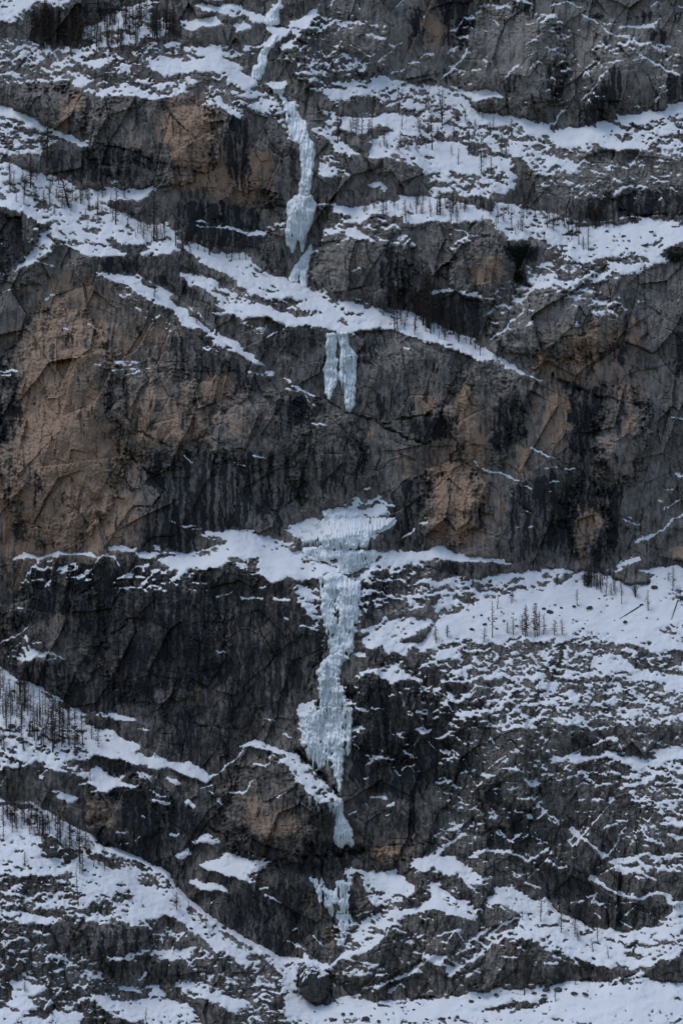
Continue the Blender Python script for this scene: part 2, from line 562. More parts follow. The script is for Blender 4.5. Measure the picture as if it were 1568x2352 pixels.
B5 .88 0,240 100,260 210,300 150,330 0,345
B5 .72 90,340 220,370 100,375
B5 w14 210,405 255,400
B5 w9 250,440 350,500
B5 w9 540,690 600,760
B5 w9 420,665 455,660
B5 .35 700,880 960,850 1000,930 760,960
C5 .88 0,200 130,230 190,280 290,320 370,365 290,350 250,390 330,450 280,440 180,340 100,290 0,250
C5 .97 0,350 50,370 70,430 160,500 260,560 260,590 120,560 0,510
C5 .88 350,470 400,385 480,380 560,440 640,480 700,470 760,560 900,600 1000,660 1190,700 1400,660 1500,600 1440,600 1500,540 1568,500 1568,820 1400,870 1300,930 1100,910 980,870 830,820 700,730 560,700 480,700 560,590 480,520 360,520
C5 -.4 1190,740 1320,820 1280,870 1200,810
C5 -.25 1200,740 1568,700 1568,800 1380,860
C5 w14 340,690 440,620 540,590
C5 w14 210,870 330,790 460,690
C5 w9 20,700 130,660 190,650
C5 w9 290,690 350,650
C5 w14 230,205 330,160
C5 w10 480,180 590,230 720,145
C5 w15 860,50 930,90 1070,200
C5 w15 1100,240 1330,190 1420,230
C5 w18 990,330 1080,400 1290,470 1400,430 1470,450 1530,520
C5 w9 1430,210 1568,185
C5 w15 580,370 660,400
C5 w8 970,460 1040,435
C5 w7 860,490 950,490
C5 w10 1010,560 1050,590
C5 w9 1180,495 1260,490
C5 w12 700,880 770,885
C5 w12 1150,280 1290,300 1390,350
C5 w9 430,520 480,570
C5 w7 1210,575 1260,520
C5 .4 430,290 580,320 500,340
C5 .42 690,740 830,820 1300,930 1060,900 900,910 740,800
C5 .85 0,830 80,820 50,860 0,880
C5 .7 60,860 190,900 100,960
C5 .97 0,1105 100,1075 280,1060 420,1020 700,1020 880,995 1080,1000 1200,990 1320,945 1420,990 1568,985 1568,1254 0,1254
C5 -.7 290,1160 500,1130 740,1090 700,1130 500,1170 300,1190
"""
OCHRE = """
A0 .6 340,660 430,660 430,800 340,800
A0 .95 1040,700 1200,640 1300,700 1330,850 1280,1080 1100,960 1030,880
A0 .6 840,830 890,830 870,950 840,940
A0 .6 1120,1080 1300,1060 1200,1190 1130,1170
A0 .4 380,560 560,560 540,700 400,700
B0 .7 110,930 300,940 280,1180 100,1190 0,1120
B0 .9 1240,160 1370,130 1370,300 1250,300
B0 .8 1260,0 1320,0 1300,150 1250,150
B0 .3 440,620 540,640 530,740 470,720
A1 .7 1120,0 1568,0 1568,150 1200,100
A1 .45 170,700 420,600 640,650 680,850 500,1000 200,1000
A1 .7 160,1000 400,990 560,1100 560,1254 150,1254
A1 .6 960,900 1070,950 1060,1060 980,1100
A1 .3 560,850 1000,900 1050,1254 560,1254
B1 .6 0,0 300,0 250,130 0,160
B1 .25 690,480 900,480 900,600 700,600
B1 .6 1500,620 1568,620 1568,680
C1 .6 190,580 420,500 430,650 220,690
C1 .8 880,990 1000,990 1000,1110 880,1090
C1 .5 1080,930 1300,900 1290,1060 1090,1080
C1 .6 600,1110 740,1130 750,1254 640,1230
C1 .45 800,1000 1100,1000 1280,1050 1050,1254 750,1250
C1 .5 1090,700 1130,700 1120,760
A2 .95 200,120 560,120 560,640 620,750 560,1000 400,1000 300,800 160,700 140,450
A2 .6 0,800 100,760 200,1000 100,1254 0,1254
A2 .65 400,850 850,950 900,1050 700,1254 100,1254 300,900
A2 .75 1280,140 1460,140 1450,300 1280,300
A2 .5 980,140 1090,160 1080,240 1000,220
A2 .5 820,240 1250,350 1300,600 1000,580 800,480
A2 .4 600,500 900,600 850,900 600,800
B2 .6 840,270 900,270 890,390 830,380
B2 .6 860,420 960,460 940,540 860,520
B2 .6 1180,260 1380,260 1340,390 1180,400
B2 .7 1430,230 1568,220 1568,420 1440,420
B2 .5 1060,640 1160,640 1160,800 1060,820
B2 .8 1340,850 1430,780 1568,720 1568,1050 1420,1180 1310,1060
B2 .5 990,380 1020,390 1000,450
B2 .5 300,580 420,590 410,630
B2 .6 0,120 50,130 40,200 0,220
B2 .35 0,380 350,360 340,420 60,560 0,540
C2 .8 130,230 250,230 260,400 370,540 330,660 240,640 140,480
C2 .8 0,680 220,680 230,960 200,1150 50,1200 0,1254
C2 .6 500,290 620,290 610,350 520,330
C2 .7 680,270 890,260 880,450 780,600 680,600 690,420
C2 .5 1080,540 1160,540 1140,640 1090,650
C2 .65 530,570 600,600 600,800 520,780
C2 .7 880,950 1000,950 1070,1050 1000,1150 890,1180
C2 .5 740,1000 780,1010 760,1150 720,1130
C2 .6 410,920 450,940 450,1150 400,1200
C2 .5 850,100 980,40 950,190 880,170
C2 .45 1100,160 1300,140 1330,340 1090,330
C2 .45 1180,380 1300,420 1250,780 1190,760
C2 .4 640,20 860,0 840,130 760,150
A3 .65 0,60 300,0 850,0 850,110 600,180 300,170 0,180
A3 .4 0,200 130,260 140,420 50,440
A3 .75 340,470 380,460 380,620 340,610
A3 .55 230,460 260,460 260,640 230,640
A3 .6 610,690 640,690 640,850 610,830
A3 .8 1410,570 1470,590 1470,790 1420,780
A3 .6 935,500 955,500 950,570
A3 .6 1400,940 1480,960 1470,1050 1410,1060
A3 .6 1210,980 1280,980 1280,1060 1210,1040
A3 .7 1020,830 1045,830 1045,880
A3 .6 880,720 895,720 895,800
B3 .6 1350,0 1568,0 1568,130 1450,120
B3 .7 10,560 60,570 50,780 10,770
C3 .5 40,0 240,0 220,150 100,140
C3 .6 280,30 320,30 320,140 280,150
C3 .5 410,0 440,0 440,110 400,140
C3 .6 890,0 1000,0 960,120 880,130
C3 .85 1520,130 1568,120 1568,220 1500,200
C3 .4 890,130 1000,150 1000,280 900,280
A4 .6 1400,0 1480,0 1470,120 1410,120
A4 .5 1200,40 1290,50 1280,100 1200,100
A4 .4 1200,130 1350,140 1340,210 1210,210
A4 .6 1390,390 1430,390 1410,450
A4 .3 520,760 740,780 730,960 520,940
B4 .38 100,700 350,800 500,900 500,1000 200,1040 100,900
B4 .6 240,990 330,980 330,1080 240,1060
B4 .5 420,900 460,920 450,1020 400,1010
B4 .6 860,1110 960,1090 1000,1060 1200,1080 1190,1160 1000,1150 870,1140
B4 .8 1050,980 1090,990 1090,1030
B4 .6 120,170 150,170 140,240
C4 .35 0,420 40,420 40,640 0,640
C4 .7 690,680 720,680 710,720
C4 .5 450,920 500,930 490,1000 460,1020
C4 .3 260,820 400,830 380,1000 260,960
B5 .4 560,420 620,430 620,620 560,600
B5 .38 590,640 690,660 680,780 610,760
B5 .6 1200,1070 1380,1050 1360,1080 1220,1085
C5 .5 470,750 540,780 530,830 460,800
"""
DARK = """
A0 1 1440,740 1568,760 1568,1254 1480,1000
A0 .6 1300,680 1340,680 1330,820 1300,820
A0 .9 590,900 1000,980 1250,1090 1100,1090 700,1020
A0 .7 320,920 620,980 900,1100 520,1150 320,1080
A0 .75 200,40 800,20 700,70 560,130 510,180 500,280 200,270
B0 .7 0,840 150,850 130,1050 60,1200 0,1100
B0 .5 300,940 470,920 480,1150 300,1150
B0 .9 1160,60 1250,60 1240,260 1160,230
B0 .85 1330,30 1568,0 1540,280 1380,300 1370,180
B0 .8 910,470 960,470 950,620 910,600
B0 .7 820,430 880,430 880,510 820,510
B0 .5 1380,420 1430,430 1400,560
C0 .85 20,0 240,0 210,150 130,290 90,200 20,150
C0 .6 480,0 640,0 640,130 500,100
C0 .9 720,400 850,410 840,600 720,620
C0 .7 960,450 1000,440 990,560 960,560
C0 .85 930,660 1000,560 1140,400 1200,430 1180,650 1000,780 920,780
C0 .8 1340,200 1460,190 1460,260 1350,260
C0 .9 1480,470 1568,490 1568,620 1440,640
C0 .6 1010,220 1330,260 1270,340 1060,300
C0 .8 420,480 520,470 500,590 420,560
C0 .6 590,170 640,170 620,260
C0 .6 1190,60 1400,50 1400,140 1200,150
A1 .75 0,200 130,260 200,480 100,560 0,620
A1 .75 600,520 870,540 830,610 640,610
A1 .85 1120,180 1400,180 1400,300 1568,350 1568,470 1300,450 1130,400
A1 .6 1100,1000 1400,1150 1568,1200 1568,1254 1100,1254
A1 .5 860,620 1200,780 1500,1000 1300,800 1100,620
B1 .95 1000,420 1040,420 1120,540 1150,600 1140,850 1010,790 980,650
B1 .6 0,170 240,260 220,340 0,320
B1 .9 0,360 250,390 220,480 0,470
B1 .5 200,500 400,480 380,660 290,640
B1 .5 270,930 560,960 620,1100 250,1100
B1 .5 830,1060 1000,1050 900,1200 830,1200
B1 .65 1150,700 1568,760 1568,1000 1300,920 1150,860
C1 .75 0,760 300,770 330,1050 0,930
C1 .6 850,140 1568,60 1568,250 1200,260 800,280
C1 1 430,440 600,440 660,500 560,580 570,700 500,680 520,560 430,520
C1 .95 1430,480 1568,480 1568,560
C1 .8 1500,1010 1568,1000 1568,1254 1520,1200
C1 .6 1120,1080 1230,1060 1180,1180 1100,1180
C1 .5 780,1040 880,1010 870,1130 780,1180
A2 .55 0,60 130,120 130,450 80,600 0,600
A2 .8 1460,140 1568,130 1568,300 1480,250
A2 .7 1230,130 1275,130 1260,290
A2 .65 900,620 1200,660 1568,620 1568,1100 1050,1200 920,1150 900,1000 1000,900 900,760
A2 .55 200,750 270,740 250,1050 230,1000
A2 .4 560,100 800,150 800,300 650,400
A2 .75 890,1050 1568,1000 1568,1120 1250,1120 1200,1254 900,1254
B2 .5 0,600 300,650 700,600 850,560 850,800 700,900 300,1000 0,1050
B2 .55 300,300 500,280 520,420 350,560
B2 .5 900,300 1100,180 1180,240 1170,400 980,440 910,420
B2 .85 1080,430 1240,420 1420,410 1420,540 1200,570 1080,500
B2 .75 860,560 900,560 870,700 820,820
B2 .5 1000,900 1300,760 1300,1000 1200,1200 1000,1100
B2 .7 1520,1000 1568,1000 1568,1100
C2 .95 400,300 540,290 560,560 380,660 350,600 400,460
C2 .6 270,230 320,230 300,330
C2 1 880,320 1060,340 1070,460 980,560 960,700 860,660 870,480
C2 .95 760,170 900,200 1130,310 1120,350 900,290
C2 .7 1000,700 1130,650 1180,560 1150,700 1080,740
C2 .8 560,820 900,760 1200,860 1180,1150 1080,1254 1000,1254 1050,1050 950,950 880,1150 860,1254 600,1254 480,1254 480,900
C2 .7 210,960 310,980 310,1100 220,1100
C2 .6 1280,660 1310,660 1290,800 1220,820
C2 .7 1520,0 1568,0 1568,260 1530,150
A3 .7 160,260 600,230 1000,300 1500,330 1568,400 1400,500 1568,620 1568,1000 1300,1000 1000,1050 700,1150 620,1150 640,800 420,560 150,640 170,480
A3 .6 640,900 700,880 690,1130 630,1120
A3 .75 900,0 1568,0 1230,60 1200,180 950,150
A3 .5 50,860 400,860 700,1180 400,1130 60,950
A3 .5 0,540 150,560 100,680 0,700
B3 .55 0,230 200,300 430,370 450,500 600,640 650,760 550,1000 0,1254
B3 .55 830,330 1050,300 1100,480 830,640
B3 .65 950,960 1270,1000 1300,1254 760,1254 750,1000
B3 .4 1000,0 1250,0 1300,130 980,160
B3 .6 1380,220 1568,230 1568,300 1390,290
C3 .65 450,0 700,0 880,80 700,130 560,250 520,220 480,100
C3 .5 0,220 240,230 240,330 100,300 0,310
C3 .55 990,20 1230,0 1160,100 1080,240 1000,250
C3 .45 60,950 150,1000 320,1060 320,1254 60,1254 0,1000
A4 .6 560,60 700,50 690,150 640,150
A4 .85 700,690 870,700 880,900 760,980 740,880
A4 .65 880,700 1200,800 1320,960 1050,1050 900,1254 760,1100 850,950
A4 .5 1000,170 1300,300 1568,400 1400,500 1310,600 1000,500
A4 .65 860,1000 1060,1180 1040,1254 880,1160
A4 .8 650,560 860,560 850,640 670,610
B4 .62 730,120 1300,100 1400,600 1200,800 800,700 790,300
B4 .8 450,480 560,440 520,500 500,560
B4 1 590,600 700,700 720,800 600,640
B4 .6 1350,350 1500,330 1568,600 1400,640
B4 .6 1040,860 1230,840 1230,980 1060,950
B4 .65 0,900 300,1100 500,1180 480,1254 300,1200
B4 1 500,1060 900,1060 880,1110 780,1140 520,1110
C4 .55 0,330 130,330 160,640 60,700
C4 .8 330,660 430,660 430,850 320,770
C4 .6 440,800 700,830 640,1000 500,1130 480,930
C4 .6 850,380 1200,440 900,480
C4 .8 60,640 200,620 120,720
C4 .7 500,950 560,960 540,1110
A5 .7 650,60 1060,180 1060,300 900,230
A5 .45 480,640 880,650 980,1000 650,960 520,760
B5 .6 0,420 400,380 480,480 500,700 380,850 0,640
B5 .85 380,230 760,220 700,300 520,320
B5 .95 480,100 900,130 800,190 500,180
B5 .7 780,410 850,430 820,600 780,560
C5 .55 400,0 720,0 700,130 480,180 230,190
C5 .45 600,250 1000,300 980,450 720,480
C5 .7 820,490 1000,540 1010,640 860,570
C5 .5 1050,480 1450,500 1440,600 1200,690 1080,640
"""
# cracks and roofs: depth in metres, width in tile units, path
CRACK = """
B2 3 9 580,290 680,350 760,390 850,410 940,455 1030,500 1150,560 1280,580
B2 2.5 8 1000,460 1150,420 1250,405 1360,410
B2 1.6 8 740,890 800,760 850,700 860,560
C2 4 16 760,170 900,250 1040,290 1150,315
C2 2.5 8 1150,315 1300,350 1500,410
C2 2 10 1020,770 1100,820 1230,820 1310,720 1310,640
C2 2.5 9 780,690 880,720 920,715
A0 2.5 9 600,890 680,920 820,950 960,1010 1100,1050 1260,1090
A2 2 9 800,510 900,510 970,570 1070,610 1190,650
A2 2 9 860,990 960,970 1040,880
A2 1.5 7 1290,670 1400,630 1560,620
A2 1.2 6 900,130 1230,135 1560,130
A2 1.5 8 640,410 740,300
A2 1.6 9 230,960 250,830 230,760
A2 1.6 9 415,1060 440,1010 400,950
B4 3 10 80,980 200,1050 320,1100 500,1140
B4 4.5 16 500,1140 720,1130 860,1100
B4 2 8 860,1100 1010,1070 1230,1060
B4 5 18 450,480 530,550 600,620 690,720 720,770
C4 1.8 8 250,760 360,830 460,890
C4 1.8 7 820,880 870,920
C4 2 8 440,390 540,460
A3 1.6 9 700,690 800,590 950,590
C1 2 9 680,1130 820,1020 960,990 1050,930
C1 1.8 8 840,1200 960,1150 1180,1070
C1 3 10 1170,210 1250,240 1400,255 1560,245
A3 1.8 10 420,540 520,430 640,330
B3 2 12 640,760 560,900 560,1050
B4 2.2 12 730,90 850,170
B5 3 14 630,930 640,1040 650,1080
B5 2 10 480,700 520,800 620,860
B5 2.5 12 1200,1080 1380,1080
B0 1.6 9 370,600 400,640 460,740
C0 1.4 8 920,640 915,790
C5 2 10 820,500 900,590 1000,650
A4 2 10 1150,300 1310,320 1500,340
A4 2.4 10 1310,960 1420,1010 1568,1060
B0 1.6 9 0,1170 150,1180 280,1160
"""
# crests behind which the face drops back (metres of step)
CREST = """
A3 5 0,895 60,960 190,1000 360,1090 520,1190
A4 6 0,790 200,810 400,940 560,1010 640,1090 880,1170 1050,1254
A5 8 620,140 780,190 1020,290 1180,490 1310,590 1568,760
B5 8 0,660 250,800 350,850 480,865
B4 4 180,415 370,490 530,570 640,700 715,760
A1 2.5 640,620 830,620 1000,710 1080,750 1190,830 1400,1030 1500,1070
B1 3 140,545 300,650 390,665
B1 3 770,770 960,830 1220,890 1440,1000 1568,1040
C1 3 700,240 850,290 1000,310 1290,260
C3 3 690,290 880,300
A3 2.5 90,210 240,205 500,185 600,205
A3 2.5 950,185 1200,188 1420,130
C5 3 420,1020 700,1020 1080,1000 1320,945
B5 3 700,1110 940,1130 1250,1110 1400,1070
C5 3 700,470 760,560 1000,660 1190,700 1400,660
C5 2.5 70,430 160,500 260,560
B5 2.5 1370,430 1440,480 1568,560
"""
# dominant dip of the ledges: + falls to the right, - rises to the right
DIP = """
B0 -1 270,160 700,0 1568,0 1568,520 600,500 420,400
C0 -.8 0,0 900,0 900,600 0,600
A3 -1 90,180 1200,180 1200,480 90,480
B4 -1 1200,880 1568,880 1568,1150 1250,1150
B5 -1 640,930 800,620 1300,480 1250,950 930,1060
B3 -.6 830,520 1400,520 1400,820 800,820
A1 1 300,500 1568,500 1568,1254 1000,1254
B1 1 700,720 1568,720 1568,1254 900,1100
C5 .8 850,0 1568,150 1568,600 900,420
C4 .6 850,900 1568,1100 1568,1254 900,1254
A4 .7 560,300 1400,560 1400,1254 700,1254
A0 -.6 0,240 1000,240 900,640 0,640
C0 .5 0,640 520,700 520,1254 0,1254
A1 .5 0,0 1100,100 1100,500 300,450
A5 .6 800,300 1568,600 1568,1254 1000,900
C2 -1 1250,900 1568,900 1568,1254 1250,1254
"""
# frozen falls: outline of each ice body; thickness in metres; waviness
ICE = [
 ("top_curtain", "B0", 1.6, "272,75 330,35 333,150 258,156 250,110"),
 ("upper_ribbon", "B0", 1.5, "290,225 330,222 300,290 262,325 255,390 235,470 215,502 165,480 172,440 205,400 220,320 258,285"),
 ("ramp", "B0", 2.0, "285,545 370,545 352,605 400,650 432,640 462,740 512,772 520,885 550,892 548,920 470,905 418,880 400,800 370,740 375,680 342,605"),
 ("tall_column", "B0", 2.2, "466,900 550,895 556,960 546,1060 542,1110 522,1232 500,1232 497,1160 490,1180 487,1232 460,1232 470,1160 480,1080 472,960"),
 ("twin_tongues", "B1", 2.6, "385,185 455,125 535,132 570,188 552,245 526,330 516,360 498,390 492,450 484,484 470,450 462,400 450,385 442,410 432,460 416,492 404,450 385,430 378,350 396,262"),
 ("small_fall", "B1", 1.5, "548,430 532,490 520,560 510,690 476,694 474,640 462,600 452,662 402,662 432,580 472,530"),
 ("hanging_left", "B1", 1.9, "640,1000 690,992 698,1035 684,1140 706,1165 704,1254 706,1270 690,1330 668,1350 655,1408 645,1380 630,1368 622,1270 614,1230 632,1170"),
 ("hanging_right", "B1", 2.4, "700,988 768,985 766,1030 772,1080 818,1130 812,1254 806,1440 780,1486 756,1460 746,1310 716,1285 722,1150 730,1090"),
 ("fan", "B2", 2.2, "610,1022 700,988 860,1012 850,1050 880,1062 1070,1052 1040,1085 930,1150 905,1178 890,1235 830,1245 700,1242 610,1240 590,1190 500,1200 430,1165 520,1160 570,1175 620,1150 600,1100 530,1085 640,1065"),
 ("steps", "B3", 2.0, "500,150 600,140 700,160 940,165 960,185 920,235 870,260 790,300 735,300 690,250 640,235 560,215 470,205"),
 ("main_column_upper", "B3", 2.4, "592,315 690,305 745,318 842,362 842,420 822,560 812,640 798,775 745,815 660,812 640,770 650,712 640,690 604,560"),
 ("main_column_middle", "B3", 2.4, "662,806 750,806 800,775 745,850 720,885 718,1000 742,1040 752,1090 760,1130 585,1140 600,1070 584,1040 592,970 572,925 620,860"),
 ("main_column_lower", "B4", 2.6, "585,195 760,190 775,235 752,270 742,420 735,560 738,600 728,650 722,700 714,738 706,700 698,650 680,600 672,545 640,520 620,540 600,590 580,606 572,540 520,520 490,440 478,330 470,250 520,215"),
 ("side_curtain", "B4", .9, "768,205 792,205 785,330 776,500 756,505 762,330"),
 ("bell", "B4", 1.8, "690,768 722,778 732,830 738,890 770,930 792,970 798,1040 796,1082 776,1050 748,1062 736,1080 724,1098 710,1070 690,1050 678,1010 692,950 697,890"),
 ("lowest_smear", "B5", 1.0, "525,330 600,345 640,400 690,430 700,370 755,358 752,300 765,270 800,282 792,380 770,400 768,480 775,560 805,630 760,650 742,760 718,772 718,620 690,580 600,505 570,400"),
]
# rows of icicles: owner, tile, path, count, length range in tile units, width in tile units
ICICLES = [
 ("top_curtain","B0","262,130 328,130",5,18,32,9),
 ("twin_tongues","B1","392,300 518,300",11,60,130,11),
 ("twin_tongues","B1","372,340 390,370",3,30,60,8),
 ("hanging_left","B1","622,1230 700,1230",9,40,100,9),
 ("hanging_left","B1","640,1100 690,1120",5,40,110,8),
 ("hanging_right","B1","724,1260 806,1270",9,50,150,10),
 ("hanging_right","B1","770,1090 815,1140",4,60,130,9),
 ("small_fall","B1","470,560 505,560",4,70,120,9),
 ("fan","B2","620,1040 840,1042",17,18,38,6),
 ("fan","B2","560,1090 740,1085",14,30,62,7),
 ("fan","B2","480,1195 590,1195",10,28,62,7),
 ("fan","B2","600,1195 905,1175",26,45,105,8),
 ("fan","B2","455,1105 545,1140",8,18,34,6),
 ("steps","B3","640,225 720,250",7,25,50,7),
 ("steps","B3","700,200 900,190",16,50,100,8),
 ("steps","B3","500,190 620,190",9,18,36,6),
 ("main_column_upper","B3","610,400 690,400",7,60,100,9),
 ("main_column_upper","B3","620,570 695,580",8,70,125,11),
 ("main_column_upper","B3","730,540 805,550",7,50,95,9),
 ("main_column_upper","B3","640,720 660,720",3,40,80,8),
 ("main_column_upper","B3","690,455 800,440",9,30,60,8),
 ("main_column_middle","B3","590,960 650,965",6,60,110,9),
 ("main_column_middle","B3","660,990 720,985",6,40,70,9),
 ("main_column_middle","B3","590,1100 745,1090",11,50,110,9),
 ("main_column_lower","B4","600,200 700,190",8,40,90,9),
 ("main_column_lower","B4","520,470 660,450",11,70,150,10),
 ("main_column_lower","B4","676,500 735,500",6,90,230,12),
 ("side_curtain","B4","762,220 790,220",4,180,280,9),
 ("bell","B4","684,1000 795,990",9,50,95,11),
 ("lowest_smear","B5","715,380 765,380",5,110,200,10),
 ("lowest_smear","B5","720,620 745,620",3,100,140,9),
]
SPUR_ICICLES = ("B4", [(585,770,115,10),(572,770,60,8),(660,800,75,10),(680,800,85,10),(650,790,50,8),(530,760,60,7)])

# bosses of rock standing out of the face: tile, centre, half sizes, metres forward
BOSS = """
B4 290,850 340,330 8
B4 860,1300 420,200 4
A2 380,480 420,760 8
A2 1000,420 300,330 5
A0 950,850 420,330 7
A0 300,700 260,180 5
C0 480,380 380,380 7
C0 1250,520 330,260 6
B0 700,330 330,220 5
B1 860,560 330,300 8
B1 160,240 220,150 -4
C1 760,930 420,250 7
C2 1180,520 170,330 6
C2 300,420 240,330 5
B2 1430,950 210,260 6
C2 960,1060 150,240 5
B3 1020,1180 260,330 7
C4 380,560 330,420 5
C5 480,880 330,200 6
B5 900,830 330,210 5
B5 1420,700 220,260 4
A3 350,650 300,420 6
A3 1000,700 420,420 5
A4 800,860 260,220 5
A5 700,740 260,160 4
C3 250,1080 260,200 4
B2 200,500 330,260 5
B2 650,700 250,300 4
A1 120,420 200,300 4
C1 300,600 230,220 5
"""

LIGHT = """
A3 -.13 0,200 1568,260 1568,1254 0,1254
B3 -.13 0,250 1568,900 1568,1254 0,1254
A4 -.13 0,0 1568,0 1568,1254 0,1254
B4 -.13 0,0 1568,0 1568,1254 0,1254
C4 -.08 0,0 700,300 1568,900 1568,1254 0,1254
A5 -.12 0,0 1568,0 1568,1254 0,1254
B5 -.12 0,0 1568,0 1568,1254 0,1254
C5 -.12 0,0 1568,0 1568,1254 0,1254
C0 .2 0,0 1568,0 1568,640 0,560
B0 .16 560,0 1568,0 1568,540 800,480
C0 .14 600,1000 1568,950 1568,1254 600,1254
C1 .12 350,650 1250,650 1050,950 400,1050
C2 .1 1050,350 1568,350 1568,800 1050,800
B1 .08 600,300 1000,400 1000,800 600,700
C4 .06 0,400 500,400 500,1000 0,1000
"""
# ------------------------------------------------------------------ survey helpers
TCOL = {'A': 0.0, 'B': 225.0, 'C': 432.75}
TROW = [0.0, 175.0, 350.0, 525.0, 675.0, 824.0]
TS = 6.272

def tp(tile, x, y):
    return TCOL[tile[0]] + x / TS, TROW[int(tile[1])] + y / TS

def tpts(tile, s):
    return [tp(tile, *map(float, q.split(','))) for q in s.split()]

def rays(u, v):
    cx = (np.asarray(u, float) - UC) / FPX
    cy = (VC - np.asarray(v, float)) / FPX
    sp, cp = math.sin(PITCH), math.cos(PITCH)
    return cx, cp - cy * sp, sp + cy * cp

def at(u, v, y):
    """world point of the face seen in direction (u, v) whose depth coordinate is y"""
    dx, dy, dz = rays(u, v)
    t = (np.asarray(y, float) - CAM[1]) / dy
    return np.stack([CAM[0] + dx * t, CAM[1] + dy * t, CAM[2] + dz * t], -1)

# ------------------------------------------------------------------ noise
def perlin(x, y, seed):
    rng = np.random.RandomState(seed)
    n = 256
    perm = rng.permutation(n).astype(np.int32)
    ang = rng.rand(n).astype(np.float32) * (2 * np.pi)
    gx, gy = np.cos(ang), np.sin(ang)
    x = x.astype(np.float32); y = y.astype(np.float32)
    xi = np.floor(x).astype(np.int32); yi = np.floor(y).astype(np.int32)
    xf = x - xi; yf = y - yi
    sx = xf * xf * xf * (xf * (xf * 6 - 15) + 10)
    sy = yf * yf * yf * (yf * (yf * 6 - 15) + 10)
    a0 = perm[xi & 255]; a1 = perm[(xi + 1) & 255]
    def g(a, j, dx, dy):
        h = perm[(a + j) & 255]
        return gx[h] * dx + gy[h] * dy
    n00 = g(a0, yi, xf, yf); n10 = g(a1, yi, xf - 1, yf)
    n01 = g(a0, yi + 1, xf, yf - 1); n11 = g(a1, yi + 1, xf - 1, yf - 1)
    a = n00 + sx * (n10 - n00); b = n01 + sx * (n11 - n01)
    return (a + sy * (b - a)) * 1.5

def fbm(x, y, seed, octv=3, gain=0.5):
    s = 0; a = 1.0
    for i in range(octv):
        s = s + a * perlin(x * 2 ** i + 17.3 * i, y * 2 ** i + 5.7 * i, seed + i)
        a *= gain
    return s

def blur(a, s):
    r = max(1, int(s * 2.6 + 0.5))
    k = np.exp(-0.5 * (np.arange(-r, r + 1) / s) ** 2); k /= k.sum()
    k = k.astype(np.float32)
    for ax in (0, 1):
        p = np.pad(a, [(r, r) if i == ax else (0, 0) for i in (0, 1)], mode='edge')
        o = np.zeros_like(a)
        L = a.shape[ax]
        for i, w in enumerate(k):
            o += w * (p[i:i + L, :] if ax == 0 else p[:, i:i + L])
        a = o
    return a

def bilin(a, x, y):
    h, w = a.shape
    x = np.clip(x, 0, w - 1.001); y = np.clip(y, 0, h - 1.001)
    xi = x.astype(np.int32); yi = y.astype(np.int32)
    xf = x - xi; yf = y - yi
    return (a[yi, xi] * (1 - xf) + a[yi, xi + 1] * xf) * (1 - yf) + (a[yi + 1, xi] * (1 - xf) + a[yi + 1, xi + 1] * xf) * yf

def smooth(a, lo, hi):
    t = np.clip((a - lo) / (hi - lo), 0, 1)
    return t * t * (3 - 2 * t)

# ------------------------------------------------------------------ survey rasters (cover the surveyed part)
RW, RH = 690, 1030
def poly_mask(pts):
    xs = [p[0] for p in pts]; ys = [p[1] for p in pts]
    x0, x1 = max(0, int(min(xs)) - 1), min(RW - 1, int(max(xs)) + 2)
    y0, y1 = max(0, int(min(ys)) - 1), min(RH - 1, int(max(ys)) + 2)
    if x1 <= x0 or y1 <= y0:
        return None
    X, Y = np.meshgrid(np.arange(x0, x1 + 1), np.arange(y0, y1 + 1))
    ins = np.zeros(X.shape, bool)
    n = len(pts)
    for i in range(n):
        xa, ya = pts[i]; xb, yb = pts[(i + 1) % n]
        if ya == yb:
            continue
        c = ((ya > Y) != (yb > Y)) & (X < (xb - xa) * (Y - ya) / (yb - ya) + xa)
        ins ^= c
    return (slice(y0, y1 + 1), slice(x0, x1 + 1)), ins

def seg_dist(pts, X, Y):
    d = np.full(X.shape, 1e9); below = np.zeros(X.shape)
    for (xa, ya), (xb, yb) in zip(pts[:-1], pts[1:]):
        L2 = (xb - xa) ** 2 + (yb - ya) ** 2 + 1e-9
        t = np.clip(((X - xa) * (xb - xa) + (Y - ya) * (yb - ya)) / L2, 0, 1)
        q = np.hypot(X - xa - t * (xb - xa), Y - ya - t * (yb - ya))
        d = np.minimum(d, q)
    return d

def box_of(pts, m, W, H):
    xs = [p[0] for p in pts]; ys = [p[1] for p in pts]
    return (max(0, int(min(xs) - m)), min(W, int(max(xs) + m) + 1), max(0, int(min(ys) - m)), min(H, int(max(ys) + m) + 1))

def raster(text, mode='max'):
    a = np.zeros((RH, RW), np.float32)
    neg = np.zeros((RH, RW), np.float32)
    lines = []
    for ln in text.strip().splitlines():
        q = ln.split()
        pts = [tp(q[0], *map(float, s.split(','))) for s in q[2:]]
        if q[1][0] == 'w':
            lines.append((float(q[1][1:]) / TS, pts)); continue
        val = float(q[1])
        r = poly_mask(pts)
        if r is None:
            continue
        sl, ins = r
        if mode == 'set':
            a[sl][ins] = val
        elif val < 0:
            neg[sl][ins] = np.minimum(neg[sl][ins], val)
        else:
            a[sl][ins] = np.maximum(a[sl][ins], val)
    return a + neg, lines

# ------------------------------------------------------------------ grid of the face
STEP = 1.0
U0, V0 = -80.0, -60.0
NU, NV = 844, 1150
uu = U0 + STEP * np.arange(NU); vv = V0 + STEP * np.arange(NV)
U, V = np.meshgrid(uu, vv)
U = U.astype(np.float32); V = V.astype(np.float32)

